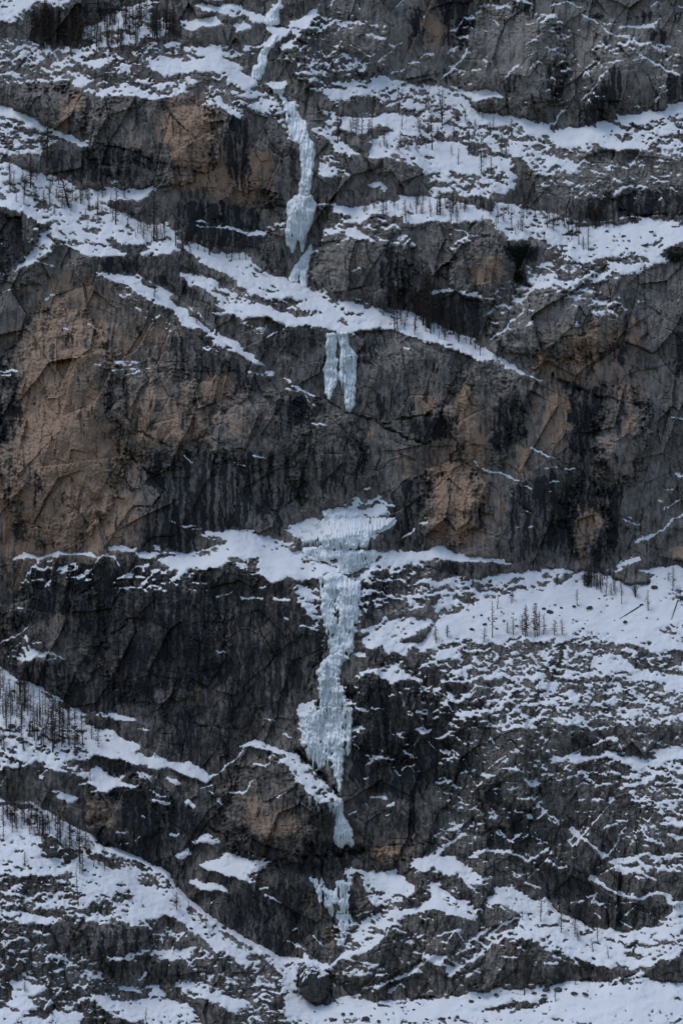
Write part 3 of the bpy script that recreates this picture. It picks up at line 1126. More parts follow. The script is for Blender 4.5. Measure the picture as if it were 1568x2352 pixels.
def refl(a, n):
    a = np.abs(a)
    return np.where(a > n - 2, 2 * (n - 2) - a, a)
wx = 3.2 * fbm(U / 14, V / 14, 11, 3) + 1.4 * perlin(U / 3.1, V / 3.1, 15)
wy = 2.4 * fbm(U / 16, V / 11, 21, 3) + 1.2 * perlin(U / 3.3, V / 2.7, 25)
def sample(r, w=1.0):
    return bilin(r, refl(U + w * wx, 683), refl(V + w * wy, 1024))

snow_r, ledges = raster(SNOW)
P = 0.55 * sample(blur(snow_r, 1.6), 1.4) + 0.45 * sample(blur(snow_r, 4.5), 1.6)
Pgeo = sample(blur(snow_r, 2.2), 0.6)
ochre = sample(blur(raster(OCHRE)[0], 4.0), 1.8)
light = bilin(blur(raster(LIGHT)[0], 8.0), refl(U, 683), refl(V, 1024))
darkm = sample(blur(raster(DARK)[0], 3.0), 1.8)
dip = bilin(blur(raster(DIP, 'set')[0], 9.0), refl(U, 683), refl(V, 1024))

# narrow snowy ledges
ledge = np.zeros_like(P)
Xw = U + 0.85 * wx; Yw = V + 0.85 * wy
for w, pts in ledges:
    hw = max(0.62, w * 0.5)
    gp = [((x - U0) / STEP, (y - V0) / STEP) for x, y in pts]
    x0, x1, y0, y1 = box_of(gp, hw + 7, NU, NV)
    if x1 <= x0 or y1 <= y0:
        continue
    d = seg_dist(pts, Xw[y0:y1, x0:x1], Yw[y0:y1, x0:x1])
    ledge[y0:y1, x0:x1] = np.maximum(ledge[y0:y1, x0:x1], np.clip(1.25 - d / (hw * 1.6), 0, 1))

# slope of the face -> depth, integrated over the whole sheet
tanE = np.tan(PITCH + np.arctan((VC - V) / FPX))
wallslope = 0.16 + 0.12 * fbm(U / 120, V / 90, 31, 2) - 0.45 * blur(darkm, 4.0) + 0.35 * fbm(U / 30, V / 16, 33, 2)
mix = smooth(Pgeo, 0.12, 0.9)
gz = wallslope * (1 - mix) + 1.12 * mix + 0.8 * ledge
dy = gz * MPP / np.maximum(0.3, 1 - gz * tanE)
def stroke(text, fn):
    for ln in text.strip().splitlines():
        fn(ln.split())
def crest(q):
    pts = [tp(q[0], *map(float, s.split(','))) for s in q[2:]]
    pts = [(x, y - 1.6) for x, y in pts]
    gp = [(x - U0, y - V0) for x, y in pts]
    x0, x1, y0, y1 = box_of(gp, 6, NU, NV)
    d = seg_dist(pts, U[y0:y1, x0:x1] + 0.3 * wx[y0:y1, x0:x1], V[y0:y1, x0:x1] + 0.3 * wy[y0:y1, x0:x1])
    dy[y0:y1, x0:x1] += float(q[1]) / 2.4 * np.clip(1 - d / 2.0, 0, 1)
stroke(CREST, crest)
LAM = 0.10
g = dy.copy(); g[-1] = 0
rhs = g.copy(); rhs[1:] -= g[:-1]
m2 = np.concatenate([rhs, rhs[::-1]], 0); m2 = np.concatenate([m2, m2[:, ::-1]], 1)
Fm = np.fft.rfft2(m2)
kv = 2 - 2 * np.cos(2 * np.pi * np.arange(2 * NV) / (2 * NV))
ku = 2 - 2 * np.cos(2 * np.pi * np.arange(NU + 1) / (2 * NU))
den = kv[:, None] + LAM * ku[None, :]
den[0, 0] = 1
Fm /= den; Fm[0, 0] = 0
D0 = np.fft.irfft2(Fm, m2.shape)[:NV, :NU].astype(np.float32)
D0 -= D0[int(1000 - V0), int(341 - U0)]
del m2, Fm

# relief of the rock
bare = 1 - smooth(Pgeo, 0.1, 0.75)
rough = 1 - smooth(P, 0.86, 0.97) * 0.65
R = D0.copy()
qx = U + 2.5 * wx; qy = V + 2.5 * wy
R += (0.3 + 0.7 * bare) * 3.0 * fbm(U / 78, V / 110, 41, 2)
for ln in BOSS.strip().splitlines():
    q = ln.split()
    c_ = list(map(float, q[1].split(','))); h_ = list(map(float, q[2].split(',')))
    bu_, bv_ = tp(q[0], *c_)
    dd_ = ((U + 3 * wx - bu_) * TS / h_[0]) ** 2 + ((V + 3 * wy - bv_) * TS / h_[1]) ** 2
    R -= 1.3 * float(q[3]) * np.sqrt(np.clip(1 - dd_, 0, 1)) * (0.35 + 0.65 * bare)
def ridge(x, y, s):
    return 1 - 2 * np.abs(perlin(x, y, s))
def facets(x, y, seed, tilt, edge=False):
    """blocky rock: every cell is a plane of its own offset and tilt"""
    rng = np.random.RandomState(seed)
    T = rng.rand(5, 128, 128).astype(np.float32)
    xi = np.floor(x).astype(np.int32); yi = np.floor(y).astype(np.int32)
    best = np.full(x.shape, 1e9, np.float32); second = best.copy(); val = np.zeros(x.shape, np.float32)
    for dj in (-1, 0, 1):
        for di in (-1, 0, 1):
            cx = xi + di; cy = yi + dj
            a_ = cx & 127; b_ = cy & 127
            ox = x - (cx + T[0][b_, a_]); oy = y - (cy + T[1][b_, a_])
            d = ox * ox + oy * oy
            w = d < best
            h = (T[2][b_, a_] - 0.5) + tilt * ((T[3][b_, a_] - 0.5) * ox + (T[4][b_, a_] - 0.5) * oy)
            second = np.where(w, best, np.minimum(second, d))
            best = np.where(w, d, best); val = np.where(w, h, val)
    if edge:
        return val, np.sqrt(second) - np.sqrt(best)
    return val
sk = 0.28 * V                        # joints lean a little
lx_ = 3.5 * perlin(U / 60, V / 70, 141) + 1.2 * perlin(U / 17, V / 23, 142)
ly_ = 3.5 * perlin(U / 70, V / 60, 143) + 1.2 * perlin(U / 19, V / 21, 144)
px_ = U + lx_; py_ = V + ly_
f46, e46 = facets((px_ + sk) / 30, py_ / 58, 46, 3.0, True)
f47, e47 = facets((px_ - .5 * sk) / 12, py_ / 30, 47, 2.4, True)
big = 5.5 * facets((px_ + sk) / 62, py_ / 90, 44, 2.6) + 3.8 * f46
fine = (2.1 * f47 + 0.85 * facets((px_ + .5 * sk) / 5.2, py_ / 14.0, 48, 2.2)
        + 0.30 * ridge(qx / 13, qy / 30, 51) + 0.22 * perlin(U / 3.2 + wx / 12, V / 20, 55) + 0.34 * perlin(qx / 4.2, qy / 7.0, 53) + 0.16 * perlin(U / 2.3, V / 3.4, 54))
smoothwall = (0.35 + 0.65 * smooth(fbm(U / 40, V / 55, 49, 2), -0.3, 0.4)) * (1 - 0.45 * smooth(darkm, 0.25, 0.6) * bare)
R -= rough * ((0.10 + 0.90 * bare) * 0.62 * big + (0.4 + 0.6 * bare) * 0.8 * smoothwall * fine)
# joints: narrow recessed cracks along the edges of the blocks
jmod = smooth(perlin(U / 35, V / 35, 64), -0.15, 0.35)
jmod2 = smooth(perlin(U / 22, V / 30, 65), 0.0, 0.4)
jc = np.clip(1 - np.abs(perlin((px_ + 1.9 * py_) / 120, (py_ - 0.5 * px_) / 26, 63)) / 0.02, 0, 1)      # bedding joints dipping to the right
R += rough * bare * (0.8 * np.clip(1 - e46 / 0.05, 0, 1) * jmod * jmod + 0.7 * np.clip(1 - e47 / 0.12, 0, 1) * jmod2 + 0.9 * jc * (1 - jmod))
# ledges following the dip of the beds
def beds(theta, s):
    c, sn = math.cos(theta), math.sin(theta)
    a = (qx * c + qy * sn); b = (-qx * sn + qy * c)
    return 0.8 * perlin(a / 22, b / 6.5, s) + 0.55 * perlin(a / 11, b / 3.6, s + 1) + 0.4 * perlin(a / 6, b / 2.4, s + 2)
bn, b0, bp = beds(-0.55, 71), beds(0.05, 75), beds(0.5, 79)
bed = b0 * (1 - np.abs(dip)) + bp * np.clip(dip, 0, 1) + bn * np.clip(-dip, 0, 1)
mixed = smooth(P, 0.08, 0.35) * (1 - smooth(P, 0.8, 0.97) * 0.6)
R -= (0.16 + 0.95 * mixed) * rough * bed
# mapped cracks and slots
nosnow = np.zeros_like(R)
def crack(q):
    dep, w = float(q[1]), float(q[2]) / TS
    pts = [tp(q[0], *map(float, s.split(','))) for s in q[3:]]
    gp = [(x - U0, y - V0) for x, y in pts]
    x0, x1, y0, y1 = box_of(gp, 18, NU, NV)
    d = seg_dist(pts, U[y0:y1, x0:x1] + 1.1 * wx[y0:y1, x0:x1], V[y0:y1, x0:x1] + 1.1 * wy[y0:y1, x0:x1])
    vary = np.clip(0.75 + 1.3 * perlin(U[y0:y1, x0:x1] / 9, V[y0:y1, x0:x1] / 9, 87), 0.1, 1.6)
    f = np.exp(-(d / (w * 0.7 * np.sqrt(vary))) ** 2)
    R[y0:y1, x0:x1] += dep * f * vary
    nosnow[y0:y1, x0:x1] = np.maximum(nosnow[y0:y1, x0:x1], np.exp(-(d / (w * 1.2)) ** 2))
stroke(CRACK, crack)

# snow: lies where the face is less steep, smooth over hollows
full0 = smooth(P, 0.85, 0.96)
up = np.zeros_like(R); Rn = R + 0.8 * rough * (0.10 + 0.90 * bare) * 0.62 * big
up[1:-1] = Rn[:-2] - Rn[2:]
ups = blur(up, 0.9); hp = ups - blur(ups, 9.0)
hp /= hp[mixed > 0.5].std()
hp = np.clip(hp, -2.5, 2.0)
m = 2.1 * (P - 0.595) + (0.78 - 0.3 * smooth(P, .85, .97)) * hp + 0.46 * fbm(U / 15, V / 7, 91, 3) + 0.28 * perlin(U / 2.6, V / 1.9, 95)
patch = smooth(fbm(U / 40, V / 24, 92, 2), 0.0, 0.6)
m -= 6.0 * np.clip(perlin(U / 3.8, V / 2.5, 93) - 0.62 + 0.26 * patch, 0, .4) * full0
m += (0.42 - 0.30 * smooth(P, 0.90, 0.96)) * bed / 0.45 * smooth(P, 0.1, 0.4)
m -= 2.5 * np.clip(fbm(U / 10, V / 6, 94, 2) - 0.60 + 0.30 * patch, 0, .6) * full0
m -= 2.0 * (1 - smooth(P, 0.02, 0.15)) - 0.35 * smooth(P, 0.93, 0.97)
m = np.where(ledge > 0.03, np.maximum(m, 1.9 * (ledge - 0.40) + 0.3 * hp + 0.45 * perlin(U / 6, V / 4, 97)), m)
m -= 2.2 * nosnow
full = smooth(P, 0.8, 0.97)
S = blur(R, 1.1) * (1 - full) + blur(R, 3.0) * full
S += full * (0.7 * fbm(U / 16 + V / 40, V / 9, 131, 2) + 0.5 * perlin(U / 40, V / 25, 133))
S = np.where(m > -0.25, np.minimum(S, R + 0.3) - 0.42 * np.clip(m, -1, 1.2) - 0.05, R + 2.0)

# colour amounts of the rock (stains, streaks and mapped dark zones)
streak = fbm(U / 5 + wx * .25, V / 46, 101, 3, 0.6)
streak2 = fbm(U / 2.2, V / 26, 105, 2)
blot = fbm(qx / 12, qy / 17, 111, 3)
vein = fbm(U / 9 + wx * .2, V / 95, 121, 2)
streak = fbm(U / 4.2 + wx * .15, V / 62, 101, 3, 0.65)
wallness = 1 - smooth(P, 0.05, 0.4)
dk = smooth(darkm * 0.80 + (0.92 * streak + 0.25 * streak2) * (0.30 + 0.75 * darkm) * (0.4 + 0.6 * wallness) + 0.20 * blot + 0.30 * vein * wallness, 0.29, 0.50)
ochre = np.maximum(ochre, 0.62 * np.clip(blur(ochre, 20.0) * 2.2, 0, 1))
oc = smooth(ochre * 1.05 + 0.45 * blot * (0.25 + ochre) + 0.6 * streak * ochre + 0.3 * streak2 * ochre - 0.3 * dk * (1 - 0.6 * ochre) + .12 * vein, 0.08, 0.78)
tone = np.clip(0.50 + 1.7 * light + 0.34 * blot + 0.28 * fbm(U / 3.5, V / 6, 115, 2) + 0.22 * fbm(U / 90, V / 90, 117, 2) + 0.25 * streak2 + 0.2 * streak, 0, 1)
# thin powder caught on the roughness of the rock, densest beside the snow
dust = np.clip(0.02 + 0.20 * smooth(P, 0.1, 0.6) + 0.56 * smooth(m, -0.6, 0.05), 0, 1)

# ------------------------------------------------------------------ materials
def mat(name):
    m_ = bpy.data.materials.new(name); m_.use_nodes = True
    nt = m_.node_tree
    return m_, nt, nt.nodes['Principled BSDF']

def node(nt, kind, **kw):
    n = nt.nodes.new(kind)
    for k, v_ in kw.items():
        setattr(n, k, v_)
    return n

def mixc(nt, fac, a, b):
    n = node(nt, 'ShaderNodeMix', data_type='RGBA')
    for sock, val in ((n.inputs[0], fac), (n.inputs[6], a), (n.inputs[7], b)):
        if isinstance(val, bpy.types.NodeSocket):
            nt.links.new(val, sock)
        else:
            sock.default_value = val if not isinstance(val, tuple) else (*val, 1)
    return n.outputs[2]

def noise_node(nt, scale, detail=4, coord=None, rough=0.6):
    n = node(nt, 'ShaderNodeTexNoise')
    n.inputs['Scale'].default_value = scale
    n.inputs['Detail'].default_value = detail
    n.inputs['Roughness'].default_value = rough
    if coord:
        nt.links.new(coord, n.inputs['Vector'])
    return n.outputs['Fac']

def ramp(nt, fac, a, b):
    n = node(nt, 'ShaderNodeMapRange')
    nt.links.new(fac, n.inputs[0])
    n.inputs[1].default_value = a; n.inputs[2].default_value = b
    return n.outputs[0]

def bump(nt, bsdf, h, dist, strength=0.6):
    b = node(nt, 'ShaderNodeBump')
    b.inputs['Strength'].default_value = strength
    b.inputs['Distance'].default_value = dist
    nt.links.new(h, b.inputs['Height'])
    nt.links.new(b.outputs[0], bsdf.inputs['Normal'])

M = {}
m_, nt, bs = mat('limestone'); M['rock'] = m_
att = node(nt, 'ShaderNodeAttribute', attribute_name='stain')
sep = node(nt, 'ShaderNodeSeparateColor'); nt.links.new(att.outputs['Color'], sep.inputs[0])
tc = node(nt, 'ShaderNodeTexCoord').outputs['Object']
mpv = node(nt, 'ShaderNodeMapping'); mpv.inputs['Scale'].default_value = (1, 1, 0.3); nt.links.new(tc, mpv.inputs['Vector'])
n1 = noise_node(nt, 0.5, 5, mpv.outputs[0]); n2 = noise_node(nt, 1.7, 4, mpv.outputs[0])
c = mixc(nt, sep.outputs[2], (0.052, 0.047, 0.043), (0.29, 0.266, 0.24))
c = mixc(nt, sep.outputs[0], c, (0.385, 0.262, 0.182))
dd = node(nt, 'ShaderNodeMath', operation='MULTIPLY'); nt.links.new(sep.outputs[1], dd.inputs[0]); dd.inputs[1].default_value = 0.9
c = mixc(nt, dd.outputs[0], c, (0.0155, 0.0175, 0.023))
c2 = node(nt, 'ShaderNodeMix', data_type='RGBA', blend_type='MULTIPLY'); c2.inputs[0].default_value = 0.75
nt.links.new(c, c2.inputs[6])
gv = mixc(nt, ramp(nt, n1, 0.3, 0.7), (0.70, 0.68, 0.67), (1.22, 1.22, 1.22))
nt.links.new(gv, c2.inputs[7])
geo = node(nt, 'ShaderNodeNewGeometry'); sn = node(nt, 'ShaderNodeSeparateXYZ'); nt.links.new(geo.outputs['Normal'], sn.inputs[0])
n3 = noise_node(nt, 1.1, 5, tc, 0.7)
def mth(op, a, b):
    n = node(nt, 'ShaderNodeMath', operation=op)
    for sk_, vl in ((n.inputs[0], a), (n.inputs[1], b)):
        if isinstance(vl, bpy.types.NodeSocket):
            nt.links.new(vl, sk_)
        else:
            sk_.default_value = vl
    return n.outputs[0]
pw = mth('ADD', mth('MULTIPLY', sn.outputs[2], 0.28), mth('ADD', mth('MULTIPLY', n3, 0.7), mth('MULTIPLY', att.outputs['Alpha'], 0.85)))
pw = ramp(nt, pw, 0.98, 1.12)
cf = mixc(nt, pw, c2.outputs[2], (0.74, 0.75, 0.77))
nt.links.new(cf, bs.inputs['Base Color'])
bs.inputs['Roughness'].default_value = 0.85
bs.inputs['Specular IOR Level'].default_value = 0.25
bump(nt, bs, n2, 0.15, 0.3)

m_, nt, bs = mat('snow'); M['snow'] = m_
tc = node(nt, 'ShaderNodeTexCoord').outputs['Object']
n1 = noise_node(nt, 0.12, 5, tc); n2 = noise_node(nt, 0.8, 4, tc)
nt.links.new(mixc(nt, ramp(nt, n1, 0.3, 0.75), (0.78, 0.79, 0.81), (0.88, 0.89, 0.91)), bs.inputs['Base Color'])
bs.inputs['Roughness'].default_value = 0.75
bs.inputs['Specular IOR Level'].default_value = 0.3
bump(nt, bs, n2, 0.25, 0.5)

m_, nt, bs = mat('ice'); M['ice'] = m_
tc = node(nt, 'ShaderNodeTexCoord').outputs['Object']
mp = node(nt, 'ShaderNodeMapping'); mp.inputs['Scale'].default_value = (1.0, 1.0, 0.12)
nt.links.new(tc, mp.inputs['Vector'])
n1 = noise_node(nt, 0.9, 5, mp.outputs[0]); n2 = noise_node(nt, 0.25, 3, tc)
c = mixc(nt, ramp(nt, n1, 0.32, 0.68), (0.66, 0.745, 0.775), (0.92, 0.945, 0.955))
c = mixc(nt, mth('MULTIPLY', ramp(nt, n2, 0.50, 0.75), 0.4), c, (0.42, 0.50, 0.52))
n3 = noise_node(nt, 0.55, 5, tc, 0.65)
geo = node(nt, 'ShaderNodeNewGeometry'); sn = node(nt, 'ShaderNodeSeparateXYZ'); nt.links.new(geo.outputs['Normal'], sn.inputs[0])
pw = mth('ADD', mth('MULTIPLY', sn.outputs[2], 0.6), n3)
c = mixc(nt, ramp(nt, pw, 0.58, 0.88), c, (0.88, 0.89, 0.91))
nt.links.new(c, bs.inputs['Base Color'])
bs.inputs['Roughness'].default_value = 0.38
bs.inputs['Specular IOR Level'].default_value = 0.4
bump(nt, bs, n1, 0.35, 0.5)

def plain(name, lo, hi, sc, rgh=0.9):
    m_, nt, bs = mat(name); M[name] = m_
    tc = node(nt, 'ShaderNodeTexCoord').outputs['Object']
    n1 = noise_node(nt, sc, 4, tc)
    nt.links.new(mixc(nt, ramp(nt, n1, 0.3, 0.7), lo, hi), bs.inputs['Base Color'])
    bs.inputs['Roughness'].default_value = rgh
    bs.inputs['Specular IOR Level'].default_value = 0.2
plain('bark', (0.030, 0.026, 0.024), (0.060, 0.052, 0.047), 3.0)
plain('twig', (0.058, 0.045, 0.038), (0.098, 0.076, 0.064), 3.0)
plain('needles', (0.010, 0.016, 0.011), (0.030, 0.040, 0.026), 2.0)
plain('boulder', (0.028, 0.027, 0.027), (0.125, 0.118, 0.11), 0.6)

# ------------------------------------------------------------------ building the sheets
col = scene.collection
def tag(o, label=None, cat=None, group=None, kind=None):
    for k, v_ in (('label', label), ('category', cat), ('group', group), ('kind', kind)):
        if v_:
            o[k] = v_
    return o

def mesh_obj(name, verts, faces, material, parent=None, smooth_=False):
    me = bpy.data.meshes.new(name)
    me.from_pydata([tuple(v_) for v_ in verts], [], faces)
    me.materials.append(material)
    if smooth_:
        me.polygons.foreach_set('use_smooth', [True] * len(me.polygons))
    me.update()
    o = bpy.data.objects.new(name, me); col.objects.link(o)
    if parent:
        o.parent = parent
    return o

def sheet(name, depth, keep, material, smooth_, attr=None):
    idx = np.arange(NU * NV).reshape(NV, NU)
    a = idx[:-1, :-1][keep]; b = idx[1:, :-1][keep]; c_ = idx[1:, 1:][keep]; d = idx[:-1, 1:][keep]
    quads = np.stack([a, b, c_, d], 1)
    used = np.unique(quads)
    remap = np.full(NU * NV, -1, np.int64); remap[used] = np.arange(len(used))
    quads = remap[quads]
    co = at(U.ravel()[used], V.ravel()[used], depth.ravel()[used]).astype(np.float32)
    me = bpy.data.meshes.new(name)
    nf = len(quads)
    me.vertices.add(len(used)); me.vertices.foreach_set('co', co.ravel())
    me.loops.add(nf * 4); me.loops.foreach_set('vertex_index', quads.ravel().astype(np.int32))
    me.polygons.add(nf)
    me.polygons.foreach_set('loop_start', np.arange(0, nf * 4, 4, dtype=np.int32))
    me.polygons.foreach_set('loop_total', np.full(nf, 4, np.int32))
    me.polygons.foreach_set('use_smooth', np.full(nf, smooth_))
    me.update(calc_edges=True)
    if attr is not None:
        at_ = me.attributes.new('stain', 'FLOAT_COLOR', 'POINT')
        vals = np.ones((len(used), 4), np.float32)
        for i in range(4):
            vals[:, i] = attr[i].ravel()[used]
        at_.data.foreach_set('color', vals.ravel())
    me.materials.append(material)
    o = bpy.data.objects.new(name, me); col.objects.link(o)
    return o

def quad_any(a):
    return a[:-1, :-1] | a[1:, :-1] | a[1:, 1:] | a[:-1, 1:]
rock_keep = quad_any(R < S + 0.15)
snow_keep = quad_any(S < R + 0.02)
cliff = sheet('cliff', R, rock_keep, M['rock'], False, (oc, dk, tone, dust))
tag(cliff, 'grey and ochre limestone mountain face with dark water streaks and ledges', 'cliff', kind='structure')
snow = sheet('snow', S, snow_keep, M['snow'], True)
tag(snow, 'blue white snow lying on the ledges and slopes of the mountain face', 'snow', kind='stuff')
F = np.minimum(R, S)
Fs = blur(F, 1.2)
def depth_at(u, v, a=None):
    a = F if a is None else a
    return float(bilin(a, np.array([(u - U0) / STEP]), np.array([(v - V0) / STEP]))[0])
print('faces rock', int(rock_keep.sum()), 'snow', int(snow_keep.sum()), 'depth', float(D0.min()), float(D0.max()))

# ------------------------------------------------------------------ frozen falls
def empty(name, loc):
    o = bpy.data.objects.new(name, None); col.objects.link(o)
    o.location = tuple(float(q) for q in loc)
    o.empty_display_size = 2.0
    return o

ICE_LABELS = {
 'top_curtain': 'topmost short curtain of bluish ice under the snowy notch at the upper edge',
 'upper_ribbon': 'short narrow ice ribbon between two rock steps near the top of the gully',
 'ramp': 'blue green ice ramp widening down from the small snow ledge above the tall column',
 'tall_column': 'tall slim ice column dropping onto the snow cap above the two hanging tongues',
 'twin_tongues': 'broad icefall under a snow cap ending in two long pointed tongues',
 'small_fall': 'slanting forked icefall ending in the snow terrace below the two pointed tongues',
 'hanging_left': 'shorter left one of the two ice pillars hanging free below the snow terrace',
 'hanging_right': 'longer right one of the two ice pillars hanging free below the snow terrace',
 'fan': 'wide fan shaped ice apron fringed with rows of icicles in the middle of the face',
 'steps': 'lumpy stepped ice just below the fan shaped apron fringed with icicles',
 'main_column_upper': 'wide upper stage of the long central icefall between snow banks',
 'main_column_middle': 'narrowing middle stage of the long central icefall beside the dark overhanging wall',
 'main_column_lower': 'lower stage of the long central icefall tapering to a single hanging point',
 'side_curtain': 'thin grey ice smear running down just right of the long central icefall',
 'bell': 'bell shaped ice pillar hanging in the cleft below the snowy spur',
 'lowest_smear': 'lowest thin grey ice smear on the rock above the boulder',
 'spur_fringe': 'row of small icicles hanging from the snowy spur beside the bell shaped ice',
}
rng = random.Random(5)
def icicle_mesh(seed):
    r = random.Random(seed)
    n, rings = 7, 6
    vs_, fs_ = [], []
    ph = [r.uniform(0, 6.28) for _ in range(3)]
    for k in range(rings):
        t = k / rings
        rad = 0.5 * (1 - t) ** 0.75 * (1 + 0.16 * math.sin(7 * t + ph[0]))
        ox, oy = 0.10 * math.sin(3 * t + ph[1]), 0.10 * math.sin(4 * t + ph[2])
        for i in range(n):
            a = 2 * math.pi * i / n
            w = rad * (1 + 0.18 * math.sin(2 * a + ph[0]))
            vs_.append((ox + w * math.cos(a), oy + w * math.sin(a), -t))
    vs_.append((0.1 * math.sin(3 + ph[1]), 0.1 * math.sin(4 + ph[2]), -1.0))
    vs_.append((0, 0, 0.03))
    for k in range(rings - 1):
        for i in range(n):
            j = (i + 1) % n
            fs_.append((k * n + i, (k + 1) * n + i, (k + 1) * n + j, k * n + j))
    for i in range(n):
        j = (i + 1) % n
        fs_.append(((rings - 1) * n + i, len(vs_) - 2, (rings - 1) * n + j))
        fs_.append((len(vs_) - 1, i, j))
    me = bpy.data.meshes.new('icicle')
    me.from_pydata(vs_, [], fs_); me.materials.append(M['ice'])
    me.polygons.foreach_set('use_smooth', [True] * len(me.polygons)); me.update()
    return me
ICICLE = [icicle_mesh(i) for i in range(6)]

ice_root, ice_depth = {}, {}
RAGGED = {'fan', 'steps', 'main_column_upper', 'main_column_middle', 'main_column_lower', 'lowest_smear', 'ramp'}
HOLES = {
 'main_column_upper': ["690,470 714,478 718,625 702,645 690,600 693,540", "655,690 688,660 700,700 660,712", "596,360 640,372 612,392"],
 'main_column_middle': ["655,985 668,975 672,1010 658,1012", "640,1080 655,1075 652,1130 640,1128"],
 'main_column_lower': ["630,250 642,250 640,300 630,296", "600,430 615,420 612,500 602,498", "650,440 668,430 670,520 655,520", "520,330 545,345 525,360"],
 'fan': ["680,1050 850,1046 840,1062 700,1066", "480,1120 560,1135 545,1152 490,1140", "700,1080 760,1072 740,1092"],
 'steps': ["640,205 700,200 720,250 660,235", "500,180 560,190 545,205 505,200", "850,195 900,190 880,225 850,220"],
 'tall_column': ["500,1000 512,1000 508,1060 498,1060"],
}
def ice_body(name, tile, thick, s):
    pts = tpts(tile, s)
    st = 0.5
    xs = [p[0] for p in pts]; ys = [p[1] for p in pts]
    x0, y0 = min(xs) - 4, min(ys) - 4
    nx, ny = int((max(xs) + 4 - x0) / st), int((max(ys) + 4 - y0) / st)
    X, Y = np.meshgrid(x0 + st * np.arange(nx), y0 + st * np.arange(ny))
    X = X.astype(np.float32); Y = Y.astype(np.float32)
    wob = 1.1 * perlin(X / 4.0, Y / 6.0, 211) + 0.7 * perlin(X / 1.5, Y / 3.2, 212)
    wob2 = 2.2 * perlin(X / 1.6, Y / 30.0, 213) + 1.2 * perlin(X / 3.5, Y / 9.0, 214)
    Xw, Yw = X + wob, Y + wob2
    if name in RAGGED:
        Xw = Xw + 2.4 * perlin(X / 9.0, Y / 6.0, 217) + 1.6 * perlin(X / 4, Y / 3, 218); Yw = Yw + 2.0 * perlin(X / 7.0, Y / 5.0, 219)
    ins = np.zeros(X.shape, bool)
    n = len(pts)
    for i in range(n):
        xa, ya = pts[i]; xb, yb = pts[(i + 1) % n]
        if ya != yb:
            ins ^= ((ya > Yw) != (yb > Yw)) & (Xw < (xb - xa) * (Yw - ya) / (yb - ya) + xa)
    for hs in HOLES.get(name, []):
        hp_ = tpts(tile, hs)
        hole = np.zeros(X.shape, bool)
        for i in range(len(hp_)):
            xa, ya = hp_[i]; xb, yb = hp_[(i + 1) % len(hp_)]
            if ya != yb:
                hole ^= ((ya > Yw) != (yb > Yw)) & (Xw < (xb - xa) * (Yw - ya) / (yb - ya) + xa)
        ins &= ~hole
    msk = blur(ins.astype(np.float32), 1.8)
    if name in RAGGED:
        msk = np.clip(msk - 2.0 * np.clip(fbm(X / 4, Y / 11, 226, 2) - (0.05 if name == 'lowest_smear' else 0.50), 0, 1), 0, 1)
    gap = np.clip(perlin(X / 2.4, Y / 11, 215) + 0.5 * perlin(X / 1.3, Y / 5, 216) - 0.74, 0, 1)
    msk = np.clip(msk - 2.6 * gap, 0, 1)
    base = bilin(blur(F, 2.0), (X - U0) / STEP, (Y - V0) / STEP)
    f_ = bilin(F, (X - U0) / STEP, (Y - V0) / STEP)
    pipe = np.abs(perlin(X / 2.6 + 0.3 * wob, Y / 26, 221)) * 1.9 + 0.8 * np.abs(perlin(X / 1.2, Y / 16, 222))
    tier = 1.4 * perlin(X / 15, Y / 9, 223) + 0.5 * perlin(X / 5, Y / 3.5, 224)
    dep = np.minimum(base, f_ + 0.4) - thick * np.sqrt(np.clip(msk, 0, 1)) - thick * 0.42 * pipe * msk - 0.5 * tier * msk + 0.45
    dep = np.where(msk < 0.12, f_ + 0.8, dep)
    keep_v = (msk > 0.05)
    kq = keep_v[:-1, :-1] & keep_v[1:, :-1] & keep_v[1:, 1:] & keep_v[:-1, 1:]
    idx = np.arange(nx * ny).reshape(ny, nx)
    q = np.stack([idx[:-1, :-1][kq], idx[1:, :-1][kq], idx[1:, 1:][kq], idx[:-1, 1:][kq]], 1)
    used = np.unique(q); rm = np.full(nx * ny, -1); rm[used] = np.arange(len(used)); q = rm[q]
    co = at(X.ravel()[used], Y.ravel()[used], dep.ravel()[used])
    org = co[np.argmin(co[:, 2])].copy()
    root = empty('frozen_waterfall', org)
    tag(root, ICE_LABELS[name], 'icefall', 'frozen waterfall stages down the gully')
    ob = mesh_obj('ice_sheet', co - org, [tuple(map(int, f)) for f in q], M['ice'], root, True)
    ice_root[name] = root
    ice_depth[name] = (x0, y0, st, dep, msk)

for nm, tl, th, s in ICE:
    ice_body(nm, tl, th, s)

def add_icicle(root, u, v, L, W, dep):
    k = MPP * (dep - CAM[1]) / DIST
    p = at(u, v, dep)
    o = bpy.data.objects.new('icicle', rng.choice(ICICLE)); col.objects.link(o)
    o.parent = root
    o.location = Vector([float(q) for q in p]) - root.location
    o.scale = (W * k, W * k, L * k)
    o.rotation_euler = (0, 0, rng.uniform(0, 6.28))

def along(pts, t):
    d = [math.dist(a, b) for a, b in zip(pts[:-1], pts[1:])]
    s = t * sum(d)
    for (a, b), L in zip(zip(pts[:-1], pts[1:]), d):
        if s <= L:
            return a[0] + (b[0] - a[0]) * s / L, a[1] + (b[1] - a[1]) * s / L
        s -= L
    return pts[-1]

